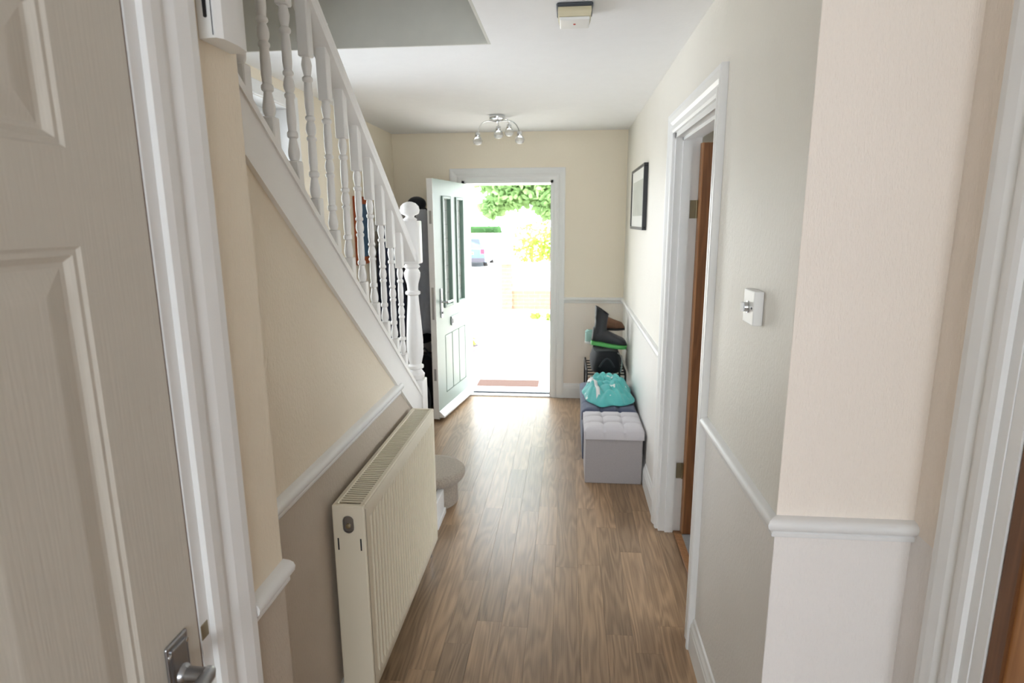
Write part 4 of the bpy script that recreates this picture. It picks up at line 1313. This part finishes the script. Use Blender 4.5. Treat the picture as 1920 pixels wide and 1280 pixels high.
blobs = [((-1.05, 10.0, 2.33), (0.50, 0.6, 0.26)), ((-0.55, 10.0, 2.20), (0.5, 0.7, 0.36)), ((-0.95, 9.8, 2.02), (0.30, 0.4, 0.17)), ((-1.22, 9.8, 1.86), (0.16, 0.3, 0.12)), ((-0.30, 9.9, 2.02), (0.30, 0.5, 0.33)),
         ((0.3, 10.2, 2.3), (0.6, 0.8, 0.6)), ((-0.4, 10.1, 2.9), (1.2, 0.9, 0.45)), ((0.9, 10.5, 3.2), (1.2, 1.2, 0.9)), ((2.2, 10.8, 3.6), (1.5, 1.3, 1.0)), ((-0.30, 9.9, 1.86), (0.16, 0.3, 0.16))]
leaf_cloud(MB(), 5200, blobs, 0.125, 31).build('foliage', 'leaf', tr, kind='stuff')

bs = thing('shrub', (-0.6, 13.2, GZ0), 'yellow green shrub behind the white fence', 'shrub')
for k in range(6):
    a = k * 1.05
    MB().tube([(-0.6 + 0.1 * math.cos(a), 13.2 + 0.1 * math.sin(a), GZ0), (-0.6 + 0.3 * math.cos(a), 13.2 + 0.25 * math.sin(a), 0.6), (-0.6 + 0.55 * math.cos(a), 13.2 + 0.4 * math.sin(a), 1.2)], 0.02, 6, [0.025, 0.018, 0.008]).build('stem', 'bark', bs, smooth=True)
leaf_cloud(MB(), 1500, [((-0.75, 13.2, 1.0), (0.45, 0.4, 0.32)), ((-0.15, 13.2, 1.15), (0.5, 0.4, 0.40)), ((-0.55, 13.2, 1.35), (0.6, 0.4, 0.35)), ((0.3, 13.2, 1.0), (0.6, 0.4, 0.5))], 0.085, 41).build('foliage', 'leaf_bush', bs, kind='stuff')

# brick garden wall with a pier, built brick by brick
wl = thing('garden_wall', (-0.1, 11.95, GZ0), 'low red brick garden wall with taller pier beside the drive', 'garden wall')
MB().box(-1.325, -1.110, 11.895, 12.105, GZ0 - 0.02, 0.80).build('pier_core', 'mortar', wl)
MB().box(-1.110, 1.60, 11.945, 12.055, GZ0 - 0.02, 0.305).build('wall_core', 'mortar', wl)
brick0 = None
def brick(x, y, z, w):
    global brick0
    if brick0 is None:
        brick0 = MB().box(-0.5, 0.5, -0.05, 0.05, -0.0325, 0.0325, 0.003, 1).build('brick', 'brick', wl, local=True)
        o = brick0
    else:
        o = brick0.copy(); COL.objects.link(o); o.parent = wl
    o.location = Vector((x, y, z)) - ORG[wl.name]
    o.scale = (w, 1, 1)
for c in range(12):
    z = GZ0 + 0.035 + 0.075 * c
    if c % 2 == 0:
        brick(-1.2175, 11.935, z, 0.215); brick(-1.2175, 12.065, z, 0.215)
    else:
        brick(-1.272, 11.935, z, 0.103); brick(-1.163, 11.935, z, 0.103); brick(-1.2175, 12.065, z, 0.215)
for c in range(5):
    z = GZ0 + 0.035 + 0.075 * c
    x = -1.105 + (0 if c % 2 == 0 else -0.0)
    first = 0.215 if c % 2 == 0 else 0.103
    while x < 1.55:
        brick(x + first / 2, 11.985, z, first)
        x += first + 0.010
        first = 0.215
MB().box(-1.110, 1.60, 11.915, 12.075, 0.300, 0.345, 0.008, 1).build('coping', 'stone', wl)
MB().box(-1.350, -1.085, 11.865, 12.135, 0.78, 0.835, 0.01, 1).build('pier_cap', 'stone', wl)
fc = thing('picket_fence', (-0.1, 12.0, 0.345), 'white slatted fence standing on the low brick wall', 'fence')
for z in (0.42, 0.74):
    MB().box(-1.08, 1.60, 12.006, 12.03, z, z + 0.045).build('fence_rail', 'fence', fc)
pk0 = None
for k in range(27):
    xk = -1.04 + 0.098 * k
    if pk0 is None:
        pk0 = MB().poly([(-0.04, 0), (0.04, 0), (0.04, 0.45), (0, 0.48), (-0.04, 0.45)], 'y', -0.009, 0.009).build('picket', 'fence', fc, local=True)
        o = pk0
    else:
        o = pk0.copy(); COL.objects.link(o); o.parent = fc
    o.location = Vector((xk, 11.996, 0.352)) - ORG[fc.name]
# low plants at the foot of the wall
for k, (xk, yk) in enumerate(((-0.56, 10.75), (-0.28, 10.6))):
    t = thing('low_plant', (xk, yk, GZ0), ('small green plant on the paving left of the other by the wall', 'small green plant close to the right door jamb outside')[k], 'plant', 'small plants by the garden wall')
    leaf_cloud(MB(), 60, [((xk, yk, GZ0 + 0.07), (0.10, 0.10, 0.05))], 0.07, 50 + k).build('leaves', 'leaf_bush', t, kind='stuff')
    MB().tube([(xk, yk, GZ0), (xk + 0.02, yk, GZ0 + 0.08), (xk + 0.06, yk, GZ0 + 0.16)], 0.006, 6).build('stem', 'bark', t)

# parked hatchback, rear towards the house
CX, CY, CZ = -4.83, 29.0, -0.62
car = thing('car', (CX, CY + 2.0, CZ), 'pale blue hatchback parked at the end of the drive', 'car')
def carsec(y, zlo, zhi, w, wt):
    return [(CX - w, y, CZ + zlo), (CX - w * 1.0, y, CZ + zlo + (zhi - zlo) * 0.35), (CX - w * 0.97, y, CZ + zlo + (zhi - zlo) * 0.75), (CX - wt, y, CZ + zhi), (CX, y, CZ + zhi + 0.02),
            (CX + wt, y, CZ + zhi), (CX + w * 0.97, y, CZ + zlo + (zhi - zlo) * 0.75), (CX + w, y, CZ + zlo + (zhi - zlo) * 0.35), (CX + w, y, CZ + zlo)]
b = MB()
b.rings([carsec(CY, 0.30, 0.86, 0.80, 0.72), carsec(CY + 0.08, 0.26, 0.94, 0.85, 0.76), carsec(CY + 0.6, 0.24, 0.98, 0.87, 0.78), carsec(CY + 2.2, 0.24, 0.96, 0.87, 0.78), carsec(CY + 3.2, 0.26, 0.90, 0.85, 0.74), carsec(CY + 3.85, 0.30, 0.66, 0.76, 0.64)])
b.build('body', 'car_paint', car, smooth=True, angle=35)
b = MB()
b.rings([carsec(CY + 0.10, 0.92, 0.96, 0.74, 0.70), carsec(CY + 0.40, 0.92, 1.40, 0.76, 0.58), carsec(CY + 0.60, 0.92, 1.45, 0.77, 0.58), carsec(CY + 1.8, 0.92, 1.46, 0.77, 0.60), carsec(CY + 2.75, 0.90, 0.95, 0.74, 0.68)])
b.build('cabin', 'car_paint', car, smooth=True, angle=35)
b = MB()
b.bm.faces.new([b.bm.verts.new(p) for p in ((CX - 0.60, CY + 0.13, CZ + 1.00), (CX + 0.60, CY + 0.13, CZ + 1.00), (CX + 0.50, CY + 0.355, CZ + 1.36), (CX - 0.50, CY + 0.355, CZ + 1.36))])
b.build('rear_window', 'car_glass', car, solid=0.01)
for s in (-1, 1):
    MB().poly([(CY + 0.62, CZ + 1.0), (CY + 2.35, CZ + 1.0), (CY + 1.75, CZ + 1.38), (CY + 0.70, CZ + 1.38)], 'x', CX + s * 0.70, CX + s * 0.745).build('side_window', 'car_glass', car)
    MB().box(CX + s * 0.70 - 0.10, CX + s * 0.70 + 0.10, CY - 0.03, CY + 0.06, CZ + 0.66, CZ + 0.90, 0.02, 2).build('tail_lamp', 'car_red', car)
    for yy in (CY + 0.72, CY + 3.1):
        w = MB().lathe([(0.14, -0.09), (0.28, -0.10), (0.30, -0.06), (0.30, 0.06), (0.28, 0.10), (0.14, 0.09)], (CX + s * 0.76, yy, CZ + 0.30), 24, 'x').build('wheel', 'tyre', car, smooth=True, angle=40)
        MB().lathe([(0.19, -0.095), (0.19, 0.095)], (CX + s * 0.765, yy, CZ + 0.30), 20, 'x').build('hub', 'satin', w)
MB().box(CX - 0.82, CX + 0.82, CY - 0.07, CY + 0.10, CZ + 0.26, CZ + 0.48, 0.03, 2).build('bumper', 'car_dark', car)
MB().box(CX - 0.26, CX + 0.26, CY - 0.012, CY + 0.01, CZ + 0.64, CZ + 0.75).build('number_plate', 'plate', car)

hw_ = thing('boundary_wall', (-4.0, 40.0, -0.62), 'white rendered wall below the far hedge', 'garden wall')
MB().box(-12, 6, 39.9, 40.1, -0.62, 0.72).build('render', 'fence', hw_)
MB().box(-12, 6, 39.85, 40.15, 0.72, 0.80, 0.01, 1).build('coping', 'stone', hw_)
hd = thing('hedge', (-5.4, 41, -0.62), 'dark clipped hedge far across the road', 'hedge')
MB().box(-7.0, -4.6, 40.9, 41.9, -0.62, 1.25, 0.15, 2).build('hedge_core', 'hedge', hd)
leaf_cloud(MB(), 900, [((-5.3, 41.4, 0.75), (0.85, 0.65, 0.60)), ((-6.3, 41.4, 0.6), (0.8, 0.65, 0.7))], 0.16, 61).build('foliage', 'hedge', hd, kind='stuff')
